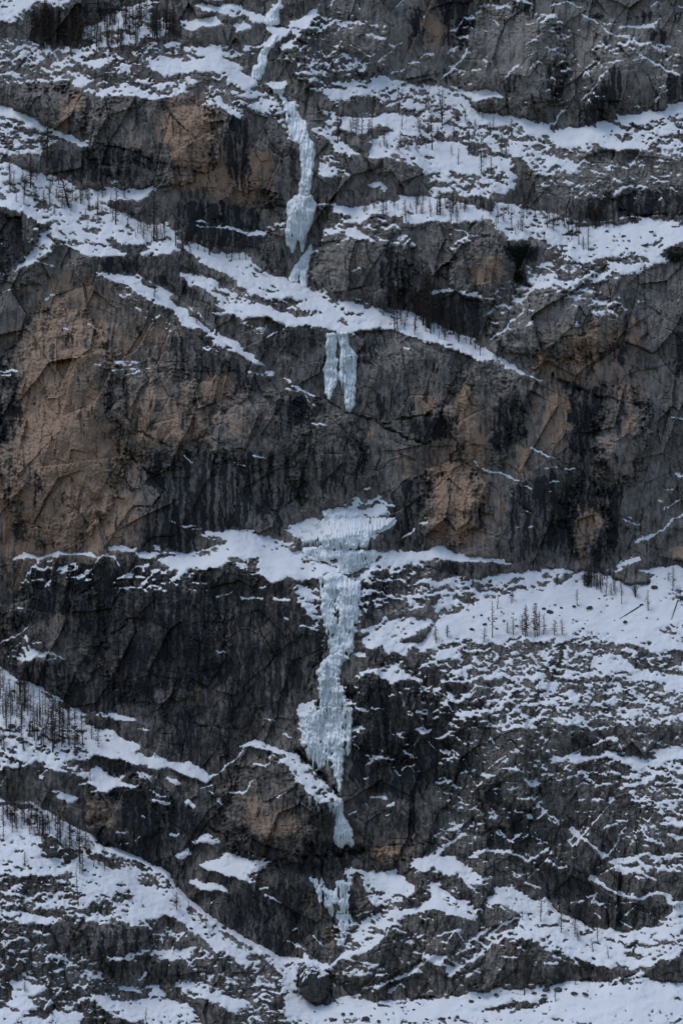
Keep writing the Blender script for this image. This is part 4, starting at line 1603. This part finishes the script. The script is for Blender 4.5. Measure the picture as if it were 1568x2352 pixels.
for owner, tl, path, n, l0, l1, w in ICICLES:
    pts = tpts(tl, path)
    x0, y0, st, dep, msk = ice_depth[owner]
    for i in range(n):
        u, v = along(pts, (i + rng.uniform(0.15, 0.85)) / n)
        v += rng.uniform(-1.2, 1.2)
        L = rng.uniform(l0 * 0.55, l1) / TS
        here = float(bilin(dep, np.array([(u - x0) / st]), np.array([(v - y0) / st]))[0])
        low = min(here, depth_at(u, v + L * 0.6))
        add_icicle(ice_root[owner], u, v, L, w / TS * rng.uniform(0.8, 1.35), low - 0.25)
tl, lst = SPUR_ICICLES
u, v = tp(tl, 600, 880)
root = empty('icicle_row', at(u, v, depth_at(u, v)))
tag(root, ICE_LABELS['spur_fringe'], 'icicles')
for x, y, L, w in lst:
    for dx in (-6, 4):
        u, v = tp(tl, x + dx, y)
        add_icicle(root, u, v, L / TS * rng.uniform(.8, 1.1), w / TS, min(depth_at(u, v), depth_at(u, v + L / TS * .5)) - 0.5)

# ------------------------------------------------------------------ boulders and stones
def rock_mesh(name, seed, sub=3, flat=0.75):
    r = random.Random(seed)
    bm = bmesh.new()
    bmesh.ops.create_icosphere(bm, subdivisions=sub, radius=1.0)
    planes = []
    for _ in range(13):
        d = Vector((r.gauss(0, 1), r.gauss(0, 1), r.gauss(0, 0.8))).normalized()
        planes.append((d, r.uniform(0.62, 0.9)))
    for vt in bm.verts:
        p = vt.co.normalized()
        rad = 1.0
        for d, h in planes:
            q = p.dot(d)
            if q > 1e-3:
                rad = min(rad, h / q)
        rad *= 1 + 0.05 * math.sin(9 * p.x + seed) * math.sin(8 * p.y + 2) + 0.03 * math.sin(19 * p.z + 13 * p.x)
        vt.co = Vector((p.x * rad, p.y * rad, p.z * rad * flat))
    me = bpy.data.meshes.new(name)
    bm.to_mesh(me); bm.free()
    me.materials.append(M['boulder'])
    return me

# the big boulder in the mouth of the gully, with snow lying on its shoulders
u, v = tp('B5', 548, 1115)
bu, bv = tp('B5', 552, 1000)
by = min(depth_at(u, v), depth_at(bu, bv)) - 5.5
kb = MPP * (by - CAM[1]) / DIST
foot = at(u, v, by)
big = empty('boulder', foot)
tag(big, 'big dark square boulder with snow on its shoulders at the foot of the gully', 'boulder')
bm = bmesh.new()
outl = [(465, 1010), (478, 905), (505, 890), (540, 882), (600, 930), (640, 945), (628, 1030), (618, 1090), (590, 1118), (530, 1112), (482, 1080)]
oc_ = [(at(*tp('B5', x, y), by) - foot) for x, y in outl]
prof = [(0.0, 0.55), (1.2, 0.86), (3.2, 1.0), (8.0, 1.0), (12.0, 0.8)]   # depth behind the front, outline scale
cen = np.mean(oc_, 0)
rr = random.Random(8)
rings = []
for dpt, sc in prof:
    ring = []
    for q in oc_:
        c_ = cen + (q - cen) * sc
        ring.append(bm.verts.new((c_[0] + rr.uniform(-.35, .35), dpt - 2.0 + 1.0 * abs(c_[2] - cen[2]) / 8 + rr.uniform(-.5, .5), c_[2] + rr.uniform(-.3, .3))))
    rings.append(ring)
n = len(outl)
for a, b in zip(rings[:-1], rings[1:]):
    for i in range(n):
        bm.faces.new((a[i], b[i], b[(i + 1) % n], a[(i + 1) % n]))
bm.faces.new(rings[0]); bm.faces.new(rings[-1][::-1])
bmesh.ops.triangulate(bm, faces=bm.faces)
bmesh.ops.subdivide_edges(bm, edges=bm.edges, cuts=3, use_grid_fill=True)
def vnoise(p, s):
    return float(perlin(np.array([p[0] / s + 3.1 * p[1] / s]), np.array([p[2] / s + 1.7 * p[1] / s]), 300)[0])
bmesh.ops.recalc_face_normals(bm, faces=bm.faces); bm.normal_update()
for vt in bm.verts:
    vt.co += vt.normal * (0.9 * (round(2.2 * vnoise(vt.co, 4.0)) / 2.2) + 0.45 * vnoise(vt.co, 1.9) + 0.2 * vnoise(vt.co, 0.9))
bm.normal_update()
me = bpy.data.meshes.new('rock'); bm.to_mesh(me)
me.materials.append(M['boulder'])
o = bpy.data.objects.new('rock', me); col.objects.link(o); o.parent = big
# snow cap: the upward faces, lifted
cap = bm.copy()
kill = [f for f in cap.faces if not (f.normal.z > 0.34 + 0.22 * vnoise(f.calc_center_median(), 2.0) and f.calc_center_median().z > cen[2] + 0.5)]
bmesh.ops.delete(cap, geom=kill, context='FACES')
ret = bmesh.ops.extrude_face_region(cap, geom=list(cap.faces))
for e in ret['geom']:
    if isinstance(e, bmesh.types.BMVert):
        e.co += Vector((0, -0.15, 0.42))
me = bpy.data.meshes.new('snow_cap'); cap.to_mesh(me); cap.free(); bm.free()
me.materials.append(M['snow'])
o = bpy.data.objects.new('snow_cap', me); col.objects.link(o); o.parent = big

STONES = [rock_mesh('stone', i, 2, 0.7) for i in range(6)]
ORD = ['leftmost', 'second', 'third', 'fourth', 'fifth', 'sixth', 'seventh', 'eighth', 'ninth', 'tenth', 'eleventh', 'twelfth', 'thirteenth',
       'fourteenth', 'fifteenth', 'sixteenth', 'seventeenth', 'eighteenth', 'nineteenth', 'twentieth']
def ordinal(i, what, tail):
    if i == 0:
        return 'leftmost %s %s' % (what, tail)
    return '%s %s from the left %s' % (ORD[i], what, tail)

def stones(tile, lst, tail, group):
    lst = sorted(lst)
    for i, (x, y, w) in enumerate(lst):
        u, v = tp(tile, x, y)
        d = depth_at(u, v, Fs)
        k = MPP * (d - CAM[1]) / DIST
        w_ = w / TS * k * 0.5
        o = bpy.data.objects.new('stone', rng.choice(STONES)); col.objects.link(o)
        p = at(u, v, d - 0.1 * w_)
        o.location = [float(q) for q in p]
        s = w_ * 0.9
        o.scale = (s * rng.uniform(.9, 1.25), s, s * rng.uniform(.5, .95))
        o.rotation_euler = (rng.uniform(-.3, .3), rng.uniform(-.3, .3), rng.uniform(0, 6.28))
        tag(o, ordinal(i, 'dark stone', tail), 'stone', group)

stones('C3', [(728, 545, 52), (978, 520, 60), (1385, 392, 62), (1038, 462, 22), (640, 496, 22), (880, 512, 34), (905, 505, 22), (1230, 376, 28), (760, 500, 22), (1300, 500, 30), (320, 622, 46), (240, 655, 40), (395, 650, 26), (520, 632, 34), (300, 566, 30), (425, 545, 22), (690, 525, 36), (800, 520, 30)],
       'poking from the large snowfield on the right', 'stones in the right snowfield')
stones('C3', [(875, 594, 18), (790, 568, 16), (1050, 545, 18), (965, 600, 14), (935, 648, 26), (1200, 608, 42), (1335, 582, 20), (1185, 660, 18), (1405, 590, 16), (1420, 660, 20), (1350, 740, 30), (875, 682, 16), (1135, 597, 16), (1270, 705, 16)],
       'among small stones low on the right snowfield', 'small stones low in the right snowfield')
stones('B5', [(440, 985, 42), (738, 1192, 40), (790, 1190, 36), (880, 1222, 60), (962, 1236, 42), (558, 1177, 20), (688, 1226, 26), (1108, 1150, 26), (1180, 1165, 24), (1260, 1225, 34), (1350, 1222, 44), (1540, 1115, 34), (1020, 1225, 18), (635, 1130, 30)],
       'on the valley snow below the rock buttress', 'stones on the valley snow')
stones('C5', [(392, 1072, 38), (240, 1112, 46), (630, 1060, 44), (705, 1042, 60), (782, 1040, 62), (690, 1075, 40), (880, 1062, 56), (952, 1068, 56), (60, 1222, 50), (100, 1215, 30), (290, 1090, 28), (830, 1035, 26)],
       'on the valley snow at the lower right', 'stones on the lower right snow')
stones('A5', [(262, 135, 62), (330, 185, 80), (605, 455, 26), (600, 370, 16), (715, 465, 44), (800, 455, 60), (1215, 600, 36), (1290, 690, 30), (1195, 655, 34), (910, 375, 26), (420, 225, 34), (550, 640, 30)],
       'on the snowy spur at the lower left', 'stones on the lower left spur')
stones('C1', [(1325, 440, 62), (1210, 460, 34), (1090, 455, 20), (1160, 440, 18), (880, 455, 26), (1010, 440, 28), (1195, 382, 36), (1365, 355, 40), (1270, 295, 46), (640, 285, 50), (1085, 352, 30), (860, 355, 44)],
       'in the bright snow basin at the right edge', 'stones in the upper right snow basin')
stones('A4', [(70, 325, 66), (120, 405, 56), (650, 270, 30), (85, 100, 40), (410, 450, 26), (160, 420, 40), (300, 465, 30)],
       'among the trees on the left snow slope', 'stones on the wooded left slope')

# ------------------------------------------------------------------ trees
def tube(vs_, fs_, pts, rad, n=4):
    base = len(vs_)
    for k, (p, r) in enumerate(zip(pts, rad)):
        p = Vector(p)
        d = (Vector(pts[min(k + 1, len(pts) - 1)]) - Vector(pts[max(k - 1, 0)])).normalized()
        e1 = d.cross(Vector((0.31, 0.87, 0.39))).normalized(); e2 = d.cross(e1)
        for i in range(n):
            a = 2 * math.pi * i / n
            vs_.append(tuple(p + (e1 * math.cos(a) + e2 * math.sin(a)) * r))
    for k in range(len(pts) - 1):
        for i in range(n):
            j = (i + 1) % n
            fs_.append((base + k * n + i, base + (k + 1) * n + i, base + (k + 1) * n + j, base + k * n + j))

def spike(vs_, fs_, a, b, r):
    a, b = Vector(a), Vector(b)
    d = (b - a).normalized()
    e1 = d.cross(Vector((0.2, 0.5, 0.84))).normalized(); e2 = d.cross(e1)
    i0 = len(vs_)
    for k in range(3):
        t = 2.094 * k
        vs_.append(tuple(a + (e1 * math.cos(t) + e2 * math.sin(t)) * r))
    vs_.append(tuple(b))
    fs_.extend([(i0, i0 + 1, i0 + 3), (i0 + 1, i0 + 2, i0 + 3), (i0 + 2, i0, i0 + 3)])

def as_mesh(name, vs_, fs_, m_):
    me = bpy.data.meshes.new(name); me.from_pydata(vs_, [], fs_); me.materials.append(m_); me.update()
    return me

def larch(seed, nb=46, spread=0.15, lean=0.03):
    """bare larch of height 1"""
    r = random.Random(seed)
    lx, ly = r.uniform(-lean, lean), r.uniform(-lean, lean)
    cx = r.uniform(-.02, .02)
    def axis(t):
        return Vector((lx * t + cx * math.sin(3 * t), ly * t, t))
    vs_, fs_ = [], []
    ts = [-0.03, 0.0, .15, .35, .55, .75, .9, 1.0]
    tube(vs_, fs_, [axis(t) for t in ts], [.022, .019, .0165, .014, .011, .008, .005, .002], 5)
    tr = as_mesh('trunk', vs_, fs_, M['bark'])
    vs_, fs_ = [], []
    start = r.uniform(.12, .3)
    for i in range(nb):
        t = start + (0.98 - start) * (i + r.random()) / nb
        L = spread * (0.35 + 1.0 * (1 - t)) * r.uniform(.45, 1.15) * (1 if t > start + .1 else .6)
        a = r.uniform(0, 6.283)
        d = Vector((math.cos(a), math.sin(a), r.uniform(-.15, .55))).normalized()
        p = axis(t)
        e = p + d * L
        spike(vs_, fs_, p, e, .0078)
        for _ in range(4):
            f = r.uniform(.3, .95)
            q = p + d * L * f
            dd = Vector((d.x + r.uniform(-.8, .8), d.y + r.uniform(-.8, .8), d.z + r.uniform(-.5, .7))).normalized()
            spike(vs_, fs_, q, q + dd * L * r.uniform(.25, .5), .0056)
    cr = as_mesh('crown', vs_, fs_, M['twig'])
    return tr, cr

def shrub(seed):
    """bare many-stemmed shrub of height 1"""
    r = random.Random(seed)
    vs_, fs_ = [], []
    v2, f2 = [], []
    for i in range(9):
        a = r.uniform(0, 6.283); sp = r.uniform(.1, .5)
        top = Vector((math.cos(a) * sp, math.sin(a) * sp, r.uniform(.6, 1)))
        mid = Vector((top.x * .35, top.y * .35, top.z * .5))
        tube(vs_, fs_, [(top.x * .05, top.y * .05, -.04), mid, top], [.022, .016, .006], 4)
        for _ in range(14):
            t = r.uniform(.3, 1)
            p = mid * (2 * t) if t < .5 else mid + (top - mid) * (2 * t - 1)
            d = Vector((r.gauss(0, .7), r.gauss(0, .7), r.uniform(.1, 1))).normalized()
            L = r.uniform(.12, .3)
            spike(v2, f2, p, p + d * L, .008)
            for _ in range(2):
                q = p + d * L * r.uniform(.4, .9)
                e = Vector((d.x + r.gauss(0, .5), d.y + r.gauss(0, .5), d.z + r.gauss(0, .5))).normalized()
                spike(v2, f2, q, q + e * L * .5, .005)
    return as_mesh('stem', vs_, fs_, M['bark']), as_mesh('crown', v2, f2, M['twig'])

def spruce(seed):
    r = random.Random(seed)
    vs_, fs_ = [], []
    tube(vs_, fs_, [(0, 0, -.03), (0, 0, .5), (0, 0, 1)], [.022, .014, .002], 5)
    tr = as_mesh('trunk', vs_, fs_, M['bark'])
    vs_, fs_ = [], []
    for i in range(230):
        t = .05 + .94 * (i + r.random()) / 230
        L = .24 * (1 - t) ** .8 * r.uniform(.6, 1.1) + .015
        a = r.uniform(0, 6.283)
        d = Vector((math.cos(a), math.sin(a), -.35 + .5 * t)).normalized()
        p = Vector((0, 0, t))
        e = p + d * L
        spike(vs_, fs_, p, e, .014)
        for _ in range(5):
            q = p + d * L * r.uniform(.2, .95)
            s = Vector((d.x + r.uniform(-1, 1), d.y + r.uniform(-1, 1), r.uniform(-.7, .1))).normalized()
            spike(vs_, fs_, q, q + s * L * r.uniform(.2, .4), .010)
    return tr, as_mesh('crown', vs_, fs_, M['needles'])

LARCH = [larch(i, nb=[60, 74, 66, 50, 84, 62, 44, 72][i], spread=[.16, .20, .18, .15, .22, .17, .13, .21][i], lean=[.03, .05, .02, .06, .04, .02, .08, .03][i]) for i in range(8)]
SHRUB = [shrub(i) for i in range(4)]
SPRUCE = [spruce(3)]

NTREE = [0]
def plant(kinds, name, u, v, hpx, label, cat, group, thick=1.0, lean=None):
    d = depth_at(u, v, F)
    k = MPP * (d - CAM[1]) / DIST
    root = empty(name, at(u, v, d))
    a, b = rng.choice(kinds)
    h = hpx * k
    for me in (a, b):
        o = bpy.data.objects.new(me.name.split('.')[0], me); col.objects.link(o); o.parent = root
        w = h * thick
        o.scale = (w, w, h)
    root.rotation_euler = (rng.uniform(-.03, .03), lean if lean is not None else rng.uniform(-.05, .05), rng.uniform(0, 6.283) if lean is None else 0)
    tag(root, label, cat, group)
    NTREE[0] += 1
    return root

def trees(tile, lst, tail, group, kinds=None, what='bare larch', name='larch_tree', cat='tree', each=True):
    lst = sorted(lst)
    for i, t in enumerate(lst):
        u, v = tp(tile, t[0], t[1])
        h = 1.2 * t[2] / TS
        lab = ordinal(i, what, tail) if each and len(lst) <= 20 else '%s %s' % (what, tail)
        plant(kinds or LARCH, name, u, v, h, lab, cat, group, thick=max(0.8, min(1.7, 22 / max(h, 6))))

def wood(tile, poly, n, h0, h1, tail, group, what='bare larch', kinds=None, name='larch_tree', seed=1):
    r = random.Random(seed)
    pts = [tuple(map(float, s.split(','))) for s in poly.split()]
    xs = [p[0] for p in pts]; ys = [p[1] for p in pts]
    out = []
    while len(out) < n:
        x, y = r.uniform(min(xs), max(xs)), r.uniform(min(ys), max(ys))
        ins = False
        for (xa, ya), (xb, yb) in zip(pts, pts[1:] + pts[:1]):
            if ya != yb and (ya > y) != (yb > y) and x < (xb - xa) * (y - ya) / (yb - ya) + xa:
                ins = not ins
        if ins:
            out.append((x, y, r.uniform(h0, h1)))
    trees(tile, out, tail, group, kinds, what, name, each=n <= 20)

plant(SPRUCE, 'spruce_tree', *tp('B1', 302, 215), 46, 'only dark evergreen spruce, standing left of the two pointed ice tongues', 'tree', None, 1.25)
plant(LARCH, 'larch_tree', *tp('A0', 293, 1095), 86, 'very tall dark larch in front of the ochre wall at the upper left', 'tree', None, .62)
plant(LARCH[4:5], 'larch_tree', *tp('A1', 432, 205), 36, 'thick leaning larch on the snow slope at the upper left', 'tree', None, 1.5, -0.2)
G = 'bare larches on the slope below the upper left wall'
trees('A1', [(190, 80, 190), (150, 180, 90), (560, 230, 110), (610, 245, 95), (725, 310, 250), (800, 322, 140), (965, 412, 330), (1030, 410, 140), (940, 330, 130), (690, 240, 120), (60, 60, 110), (505, 180, 80)],
      'on the slope below the upper left wall', G)
trees('A1', [(1190, 572, 140), (1240, 470, 130), (1312, 500, 300), (1280, 480, 140), (1450, 532, 80), (1500, 530, 85), (1370, 490, 120), (1150, 500, 190), (1420, 520, 70), (1540, 530, 80), (1180, 450, 170), (1100, 440, 220)],
      'on the shelf left of the ice tongues', 'larches left of the ice tongues')
trees('A1', [(965, 765, 75), (1230, 930, 65), (1080, 745, 50)], 'on the diagonal snow ledge at the upper left', 'larches on the diagonal ledge')
trees('B0', [(705, 890, 200), (790, 860, 105), (860, 980, 225), (915, 862, 145), (1100, 922, 90), (1145, 942, 60), (1295, 940, 225), (895, 850, 90), (830, 790, 70)],
      'on the snow right of the tall ice column', 'larches right of the tall ice column')
trees('B0', [(1090, 722, 165), (1360, 790, 210), (1275, 705, 130), (1525, 972, 135), (1255, 690, 90)],
      'on the ledges under the upper grey wall', 'larches under the upper grey wall')
trees('B1', [(870, 232, 70), (930, 205, 60), (990, 250, 90), (1010, 245, 70), (1130, 292, 120), (1195, 242, 125), (1240, 160, 60), (1285, 262, 110), (1330, 252, 95), (1345, 250, 70), (1380, 205, 65), (1425, 242, 120), (1470, 212, 70), (1500, 212, 60), (1205, 190, 70), (1405, 230, 70)],
      'on the snow shelf right of the ice tongues', 'row of larches on the middle snow shelf')
trees('B1', [(990, 882, 85), (1060, 972, 220), (1078, 975, 190), (1235, 922, 170), (1255, 982, 170), (1285, 992, 220), (1380, 1012, 170), (1465, 1042, 125), (1535, 1062, 140), (1100, 940, 120), (965, 860, 60), (1185, 1000, 90), (830, 812, 40), (1340, 960, 150)],
      'on the ledge right of the hanging ice pillars', 'larches on the sloping ledge')
wood('B1', '1120,860 1240,880 1440,990 1430,1030 1240,960 1130,900', 18, 150, 360, 'in the brown thicket above the sloping ledge', 'brown thicket on the sloping ledge', seed=11)
trees('C0', [(55, 782, 190), (465, 702, 190), (220, 972, 140), (300, 1092, 130), (360, 1092, 110), (430, 972, 130), (655, 772, 65), (690, 776, 70)],
      'on the slope under the upper right wall', 'larches on the upper right slope')
trees('C1', [(20, 250, 80), (40, 252, 95), (120, 242, 110), (195, 232, 75), (405, 302, 115), (440, 290, 80), (490, 342, 125), (547, 345, 110), (556, 352, 90), (585, 242, 80), (470, 250, 60), (310, 225, 50)],
      'left in the upper right snow basin', 'larches on the left of the snow basin')
trees('C1', [(755, 312, 90), (715, 330, 80), (725, 300, 60), (910, 432, 180), (940, 462, 70), (970, 472, 90), (870, 380, 60), (690, 420, 60), (1260, 302, 70), (1085, 325, 80), (1130, 330, 50)],
      'in the middle of the right snow basin', 'larches in the snow basin')
wood('C1', '980,310 1060,300 1070,330 1000,335', 9, 90, 170, 'in the clump behind the right snow basin', 'clump at the back of the basin', seed=12)
wood('C1', '540,100 620,110 640,200 560,210', 10, 70, 130, 'on the rocks above the right snow basin', 'larches above the basin', seed=22)
trees('C1', [(70, 1032, 100), (155, 1052, 140), (262, 1092, 140), (292, 1132, 130), (400, 1152, 130), (235, 1060, 70)],
      'low on the long sloping snow ledge', 'larches at the end of the sloping ledge')
trees('C3', [(490, 476, 55), (400, 526, 75), (370, 705, 195), (315, 736, 80), (85, 696, 55), (15, 722, 75), (500, 686, 95), (465, 680, 65), (757, 690, 80), (805, 690, 85), (900, 502, 85)],
      'standing alone on the large right snowfield', 'lone larches on the right snowfield')
trees('C3', [(575, 702, 170), (586, 696, 150), (635, 702, 180), (650, 698, 160), (690, 686, 110), (560, 690, 110), (660, 690, 130)],
      'in the dark clump on the right snowfield', 'clump on the right snowfield', kinds=[LARCH[4], LARCH[1], LARCH[7]])
trees('C3', [(965, 388, 140), (975, 392, 130), (988, 392, 100), (1005, 382, 120), (1025, 386, 130), (1050, 422, 110), (1080, 446, 130), (1130, 412, 110), (1180, 496, 150), (945, 380, 110), (1060, 380, 100)],
      'in the grove below the big right wall', 'grove under the right wall')
trees('C3', [(1345, 536, 110), (1500, 412, 130), (1545, 482, 80), (1470, 350, 50)], 'at the right edge of the large snowfield', 'larches at the right edge')
plant(SHRUB, 'shrub', *tp('C3', 1265, 450), 15, 'bare forked shrub on the snow right of the grove', 'shrub', None)
trees('A4', [(125, 142, 110), (250, 312, 200), (330, 482, 270), (337, 462, 220), (370, 422, 220), (470, 506, 220), (520, 452, 190), (615, 452, 120), (235, 392, 170), (565, 662, 140), (430, 432, 130), (285, 250, 120), (25, 462, 90), (600, 350, 70), (395, 430, 180), (575, 400, 100), (150, 470, 90), (320, 400, 200)],
      'in the tall wood on the left snow slope', 'tall wood on the left snow slope')
wood('A4', '0,40 120,90 270,160 420,240 500,300 520,420 380,470 0,440', 48, 60, 170, 'in the thicket of thin trees on the left snow slope', 'thin trees of the left slope wood', seed=13)
trees('A4', [(150, 942, 170), (65, 922, 100), (265, 1012, 190), (20, 1042, 140), (435, 1132, 190), (498, 1172, 250), (515, 1242, 110), (655, 1216, 130), (585, 1202, 70), (105, 962, 90), (45, 902, 70), (545, 1120, 60), (380, 1040, 90), (620, 1190, 60), (275, 990, 120), (200, 900, 70)],
      'on the lower left snow spur', 'larches on the lower left spur')
wood('A4', '0,830 220,830 420,960 560,1080 640,1180 500,1200 300,1000 0,960', 24, 50, 120, 'among the thin trees along the crest of the lower left spur', 'thin trees on the lower left spur', seed=14)
trees('A5', [(490, 512, 190), (1108, 540, 95), (1180, 532, 45), (1290, 642, 60), (155, 1050, 50), (830, 1112, 50), (910, 1232, 70), (155, 240, 60), (500, 310, 110)],
      'on the open snow at the lower left', 'scattered larches at the lower left')
trees('C5', [(672, 612, 165), (800, 680, 115), (885, 690, 115), (905, 730, 65), (1030, 750, 100), (1095, 842, 65), (1000, 802, 70), (555, 600, 50)],
      'in the snow bowl at the lower right', 'larches in the lower right bowl')
trees('C5', [(570, 1070, 220), (1520, 1010, 130), (1100, 1012, 50), (765, 1112, 60), (1430, 1002, 40), (890, 1010, 40)],
      'below the lowest buttress on the right', 'larches at the foot of the buttress')
trees('B3', [(1320, 740, 105), (1390, 702, 65)], 'at the left tip of the large right snowfield', 'larches at the tip of the snowfield')
trees('A0', [(192, 1180, 200), (60, 1080, 90), (330, 1160, 120), (640, 1240, 90), (780, 1245, 60)], 'below the small snow ledge at the left edge', 'larches below the left ledge')
wood('A0', '520,190 640,110 780,40 960,60 1000,240 820,330 560,320', 40, 80, 170, 'in the open wood on the snowy slope at the top left', 'open wood at the top left', seed=15)
wood('A0', '180,260 500,270 500,340 200,360', 14, 150, 260, 'below the brown wood at the top left', 'edge of the brown wood', seed=16)
print('trees', NTREE[0])

# the closed brown wood at the top left: one mass of trees nobody could count
def wood_mass(name, label, areas, n, h0, h1, seed):
    r = random.Random(seed)
    src = []
    for a, b in LARCH[:5]:
        vv_ = []; ff_ = []
        for me in (a, b):
            base = len(vv_)
            vv_ += [v_.co[:] for v_ in me.vertices]
            ff_ += [tuple(base + i for i in p.vertices) for p in me.polygons]
        src.append((np.array(vv_), ff_))
    V_, F_ = [], []; cnt = 0
    for tile, poly, n_ in areas:
        pts = [tuple(map(float, s.split(','))) for s in poly.split()]
        xs = [p[0] for p in pts]; ys = [p[1] for p in pts]
        k_ = 0
        while k_ < n_:
            x, y = r.uniform(min(xs), max(xs)), r.uniform(min(ys), max(ys))
            ins = False
            for (xa, ya), (xb, yb) in zip(pts, pts[1:] + pts[:1]):
                if ya != yb and (ya > y) != (yb > y) and x < (xb - xa) * (y - ya) / (yb - ya) + xa:
                    ins = not ins
            if not ins:
                continue
            k_ += 1
            u, v = tp(tile, x, y)
            d = depth_at(u, v)
            h = r.uniform(h0, h1) / TS * MPP * (d - CAM[1]) / DIST
            sv, sf = r.choice(src)
            a = r.uniform(0, 6.28)
            rot = np.array([[math.cos(a), -math.sin(a), 0], [math.sin(a), math.cos(a), 0], [0, 0, 1]])
            V_.append((sv * (h * 1.25, h * 1.25, h)) @ rot.T + at(u, v, d))
            F_ += [tuple(cnt + i for i in f) for f in sf]
            cnt += len(sv)
    o = mesh_obj(name, np.concatenate(V_), F_, M['twig'])
    return tag(o, label, 'wood', kind='stuff')
wood_mass('bare_wood', 'closed brown wood of bare trees on the slope at the top left',
          [('A0', '190,180 520,120 520,290 200,280', 60), ('A0', '900,160 1120,150 1100,260 960,250', 16)], 0, 110, 190, 31)

wood_mass('bare_saplings', 'haze of thin bare saplings between the trees of the left snow slope',
          [('A4', '0,40 120,90 270,160 420,240 480,320 500,460 200,500 0,460', 40), ('A4', '0,830 220,830 420,960 560,1080 500,1150 0,960', 30)], 0, 50, 120, 32)
wood_mass('ledge_saplings', 'haze of thin bare saplings on the upper left snow slope',
          [('A1', '20,20 300,20 690,180 950,330 1060,330 1050,460 560,300 60,180', 60), ('A0', '600,120 1000,60 1100,260 800,380 540,330', 50)], 0, 45, 110, 33)

wood_mass('terrace_saplings', 'haze of thin bare saplings on the snow terraces at the upper right',
          [('B1', '860,180 1568,190 1568,290 1000,260', 12), ('C1', '0,180 400,200 700,260 1000,320 960,420 500,380 0,280', 24), ('B0', '700,700 1200,760 1500,960 900,960', 18), ('C0', '0,700 500,720 500,1060 0,1100', 20),
           ('B1', '1000,880 1440,1000 1568,1080 1100,980', 14), ('C3', '900,310 1100,340 1180,480 950,390', 14)], 0, 35, 110, 34)

# dark evergreen scrub hanging on the walls
def scrub(tile, cx, cy, rx, ry, n, label, seed):
    r = random.Random(seed)
    vs_, fs_ = [], []
    u0, v0 = tp(tile, cx, cy)
    org = at(u0, v0 + ry / TS, depth_at(u0, v0 + ry / TS))
    for i in range(n):
        while True:
            a, b = r.uniform(-1, 1), r.uniform(-1, 1)
            if a * a + b * b < 1 and r.random() < 1.15 - (a * a + b * b):
                break
        u, v = tp(tile, cx + a * rx, cy + b * ry)
        p = at(u, v, depth_at(u, v) - r.uniform(0, 1.6)) - org
        for _ in range(5):
            d = Vector((r.gauss(0, 1), r.gauss(-.5, .6), r.gauss(.1, .8))).normalized()
            spike(vs_, fs_, p, Vector(p) + d * r.uniform(.5, 1.2), .13)
    root = empty('scrub', org)
    o = mesh_obj('crown', vs_, fs_, M['needles'], root)
    vs_, fs_ = [], []
    q = at(u0, v0, depth_at(u0, v0) - 0.3) - org
    tube(vs_, fs_, [tuple(q + np.array([0, .8, -1.5])), tuple(q), tuple(q + np.array([.5, -.6, 1.5]))], [.2, .15, .05], 5)
    mesh_obj('stem', vs_, fs_, M['bark'], root)
    tag(root, label, 'scrub', 'dark scrub on the walls')
scrub('C1', 545, 480, 100, 55, 320, 'large black green scrub patch on the cliff below the right snow shelf', 41)
scrub('C1', 540, 610, 34, 100, 190, 'narrow hanging tail of dark scrub below the large scrub patch', 42)
scrub('C1', 1515, 510, 75, 45, 220, 'dark scrub clump on the cliff edge at the right border', 43)
scrub('C0', 1030, 100, 40, 24, 60, 'small dark scrub tuft high on the upper right wall', 44)
scrub('C3', 965, 340, 34, 45, 110, 'dark scrub behind the grove under the big right wall', 45)

# fallen trunks on the snow
def log(tile, a, b, r0, label):
    pts = []
    for f in (0, .25, .5, .75, 1):
        u, v = tp(tile, a[0] + (b[0] - a[0]) * f, a[1] + (b[1] - a[1]) * f)
        pts.append(at(u, v, depth_at(u, v, Fs) - 0.25))
    org = pts[0].copy()
    vs_, fs_ = [], []
    tube(vs_, fs_, [tuple(p - org) for p in pts], [r0 * .35, r0 * .6, r0 * .8, r0 * .9, r0], 7)
    root = empty('fallen_trunk', org)
    mesh_obj('trunk', vs_, fs_, M['bark'], root, True)
    vs_, fs_ = [], []
    rr_ = random.Random(3)
    e = Vector(tuple(pts[-1] - org))
    for _ in range(14):
        d = Vector((rr_.gauss(.4, .6), rr_.gauss(-.3, .6), rr_.gauss(.3, .6))).normalized()
        spike(vs_, fs_, e, e + d * rr_.uniform(.6, 1.5), r0 * .45)
    mesh_obj('root_plate', vs_, fs_, M['bark'], root)
    tag(root, label, 'fallen trunk', 'fallen trunks on the snow')
log('C3', (1165, 588), (1308, 500), 0.27, 'long fallen trunk lying diagonally on the large right snowfield')
log('C3', (1490, 592), (1530, 475), 0.25, 'shorter fallen trunk pointing downhill near the right edge of the snowfield')
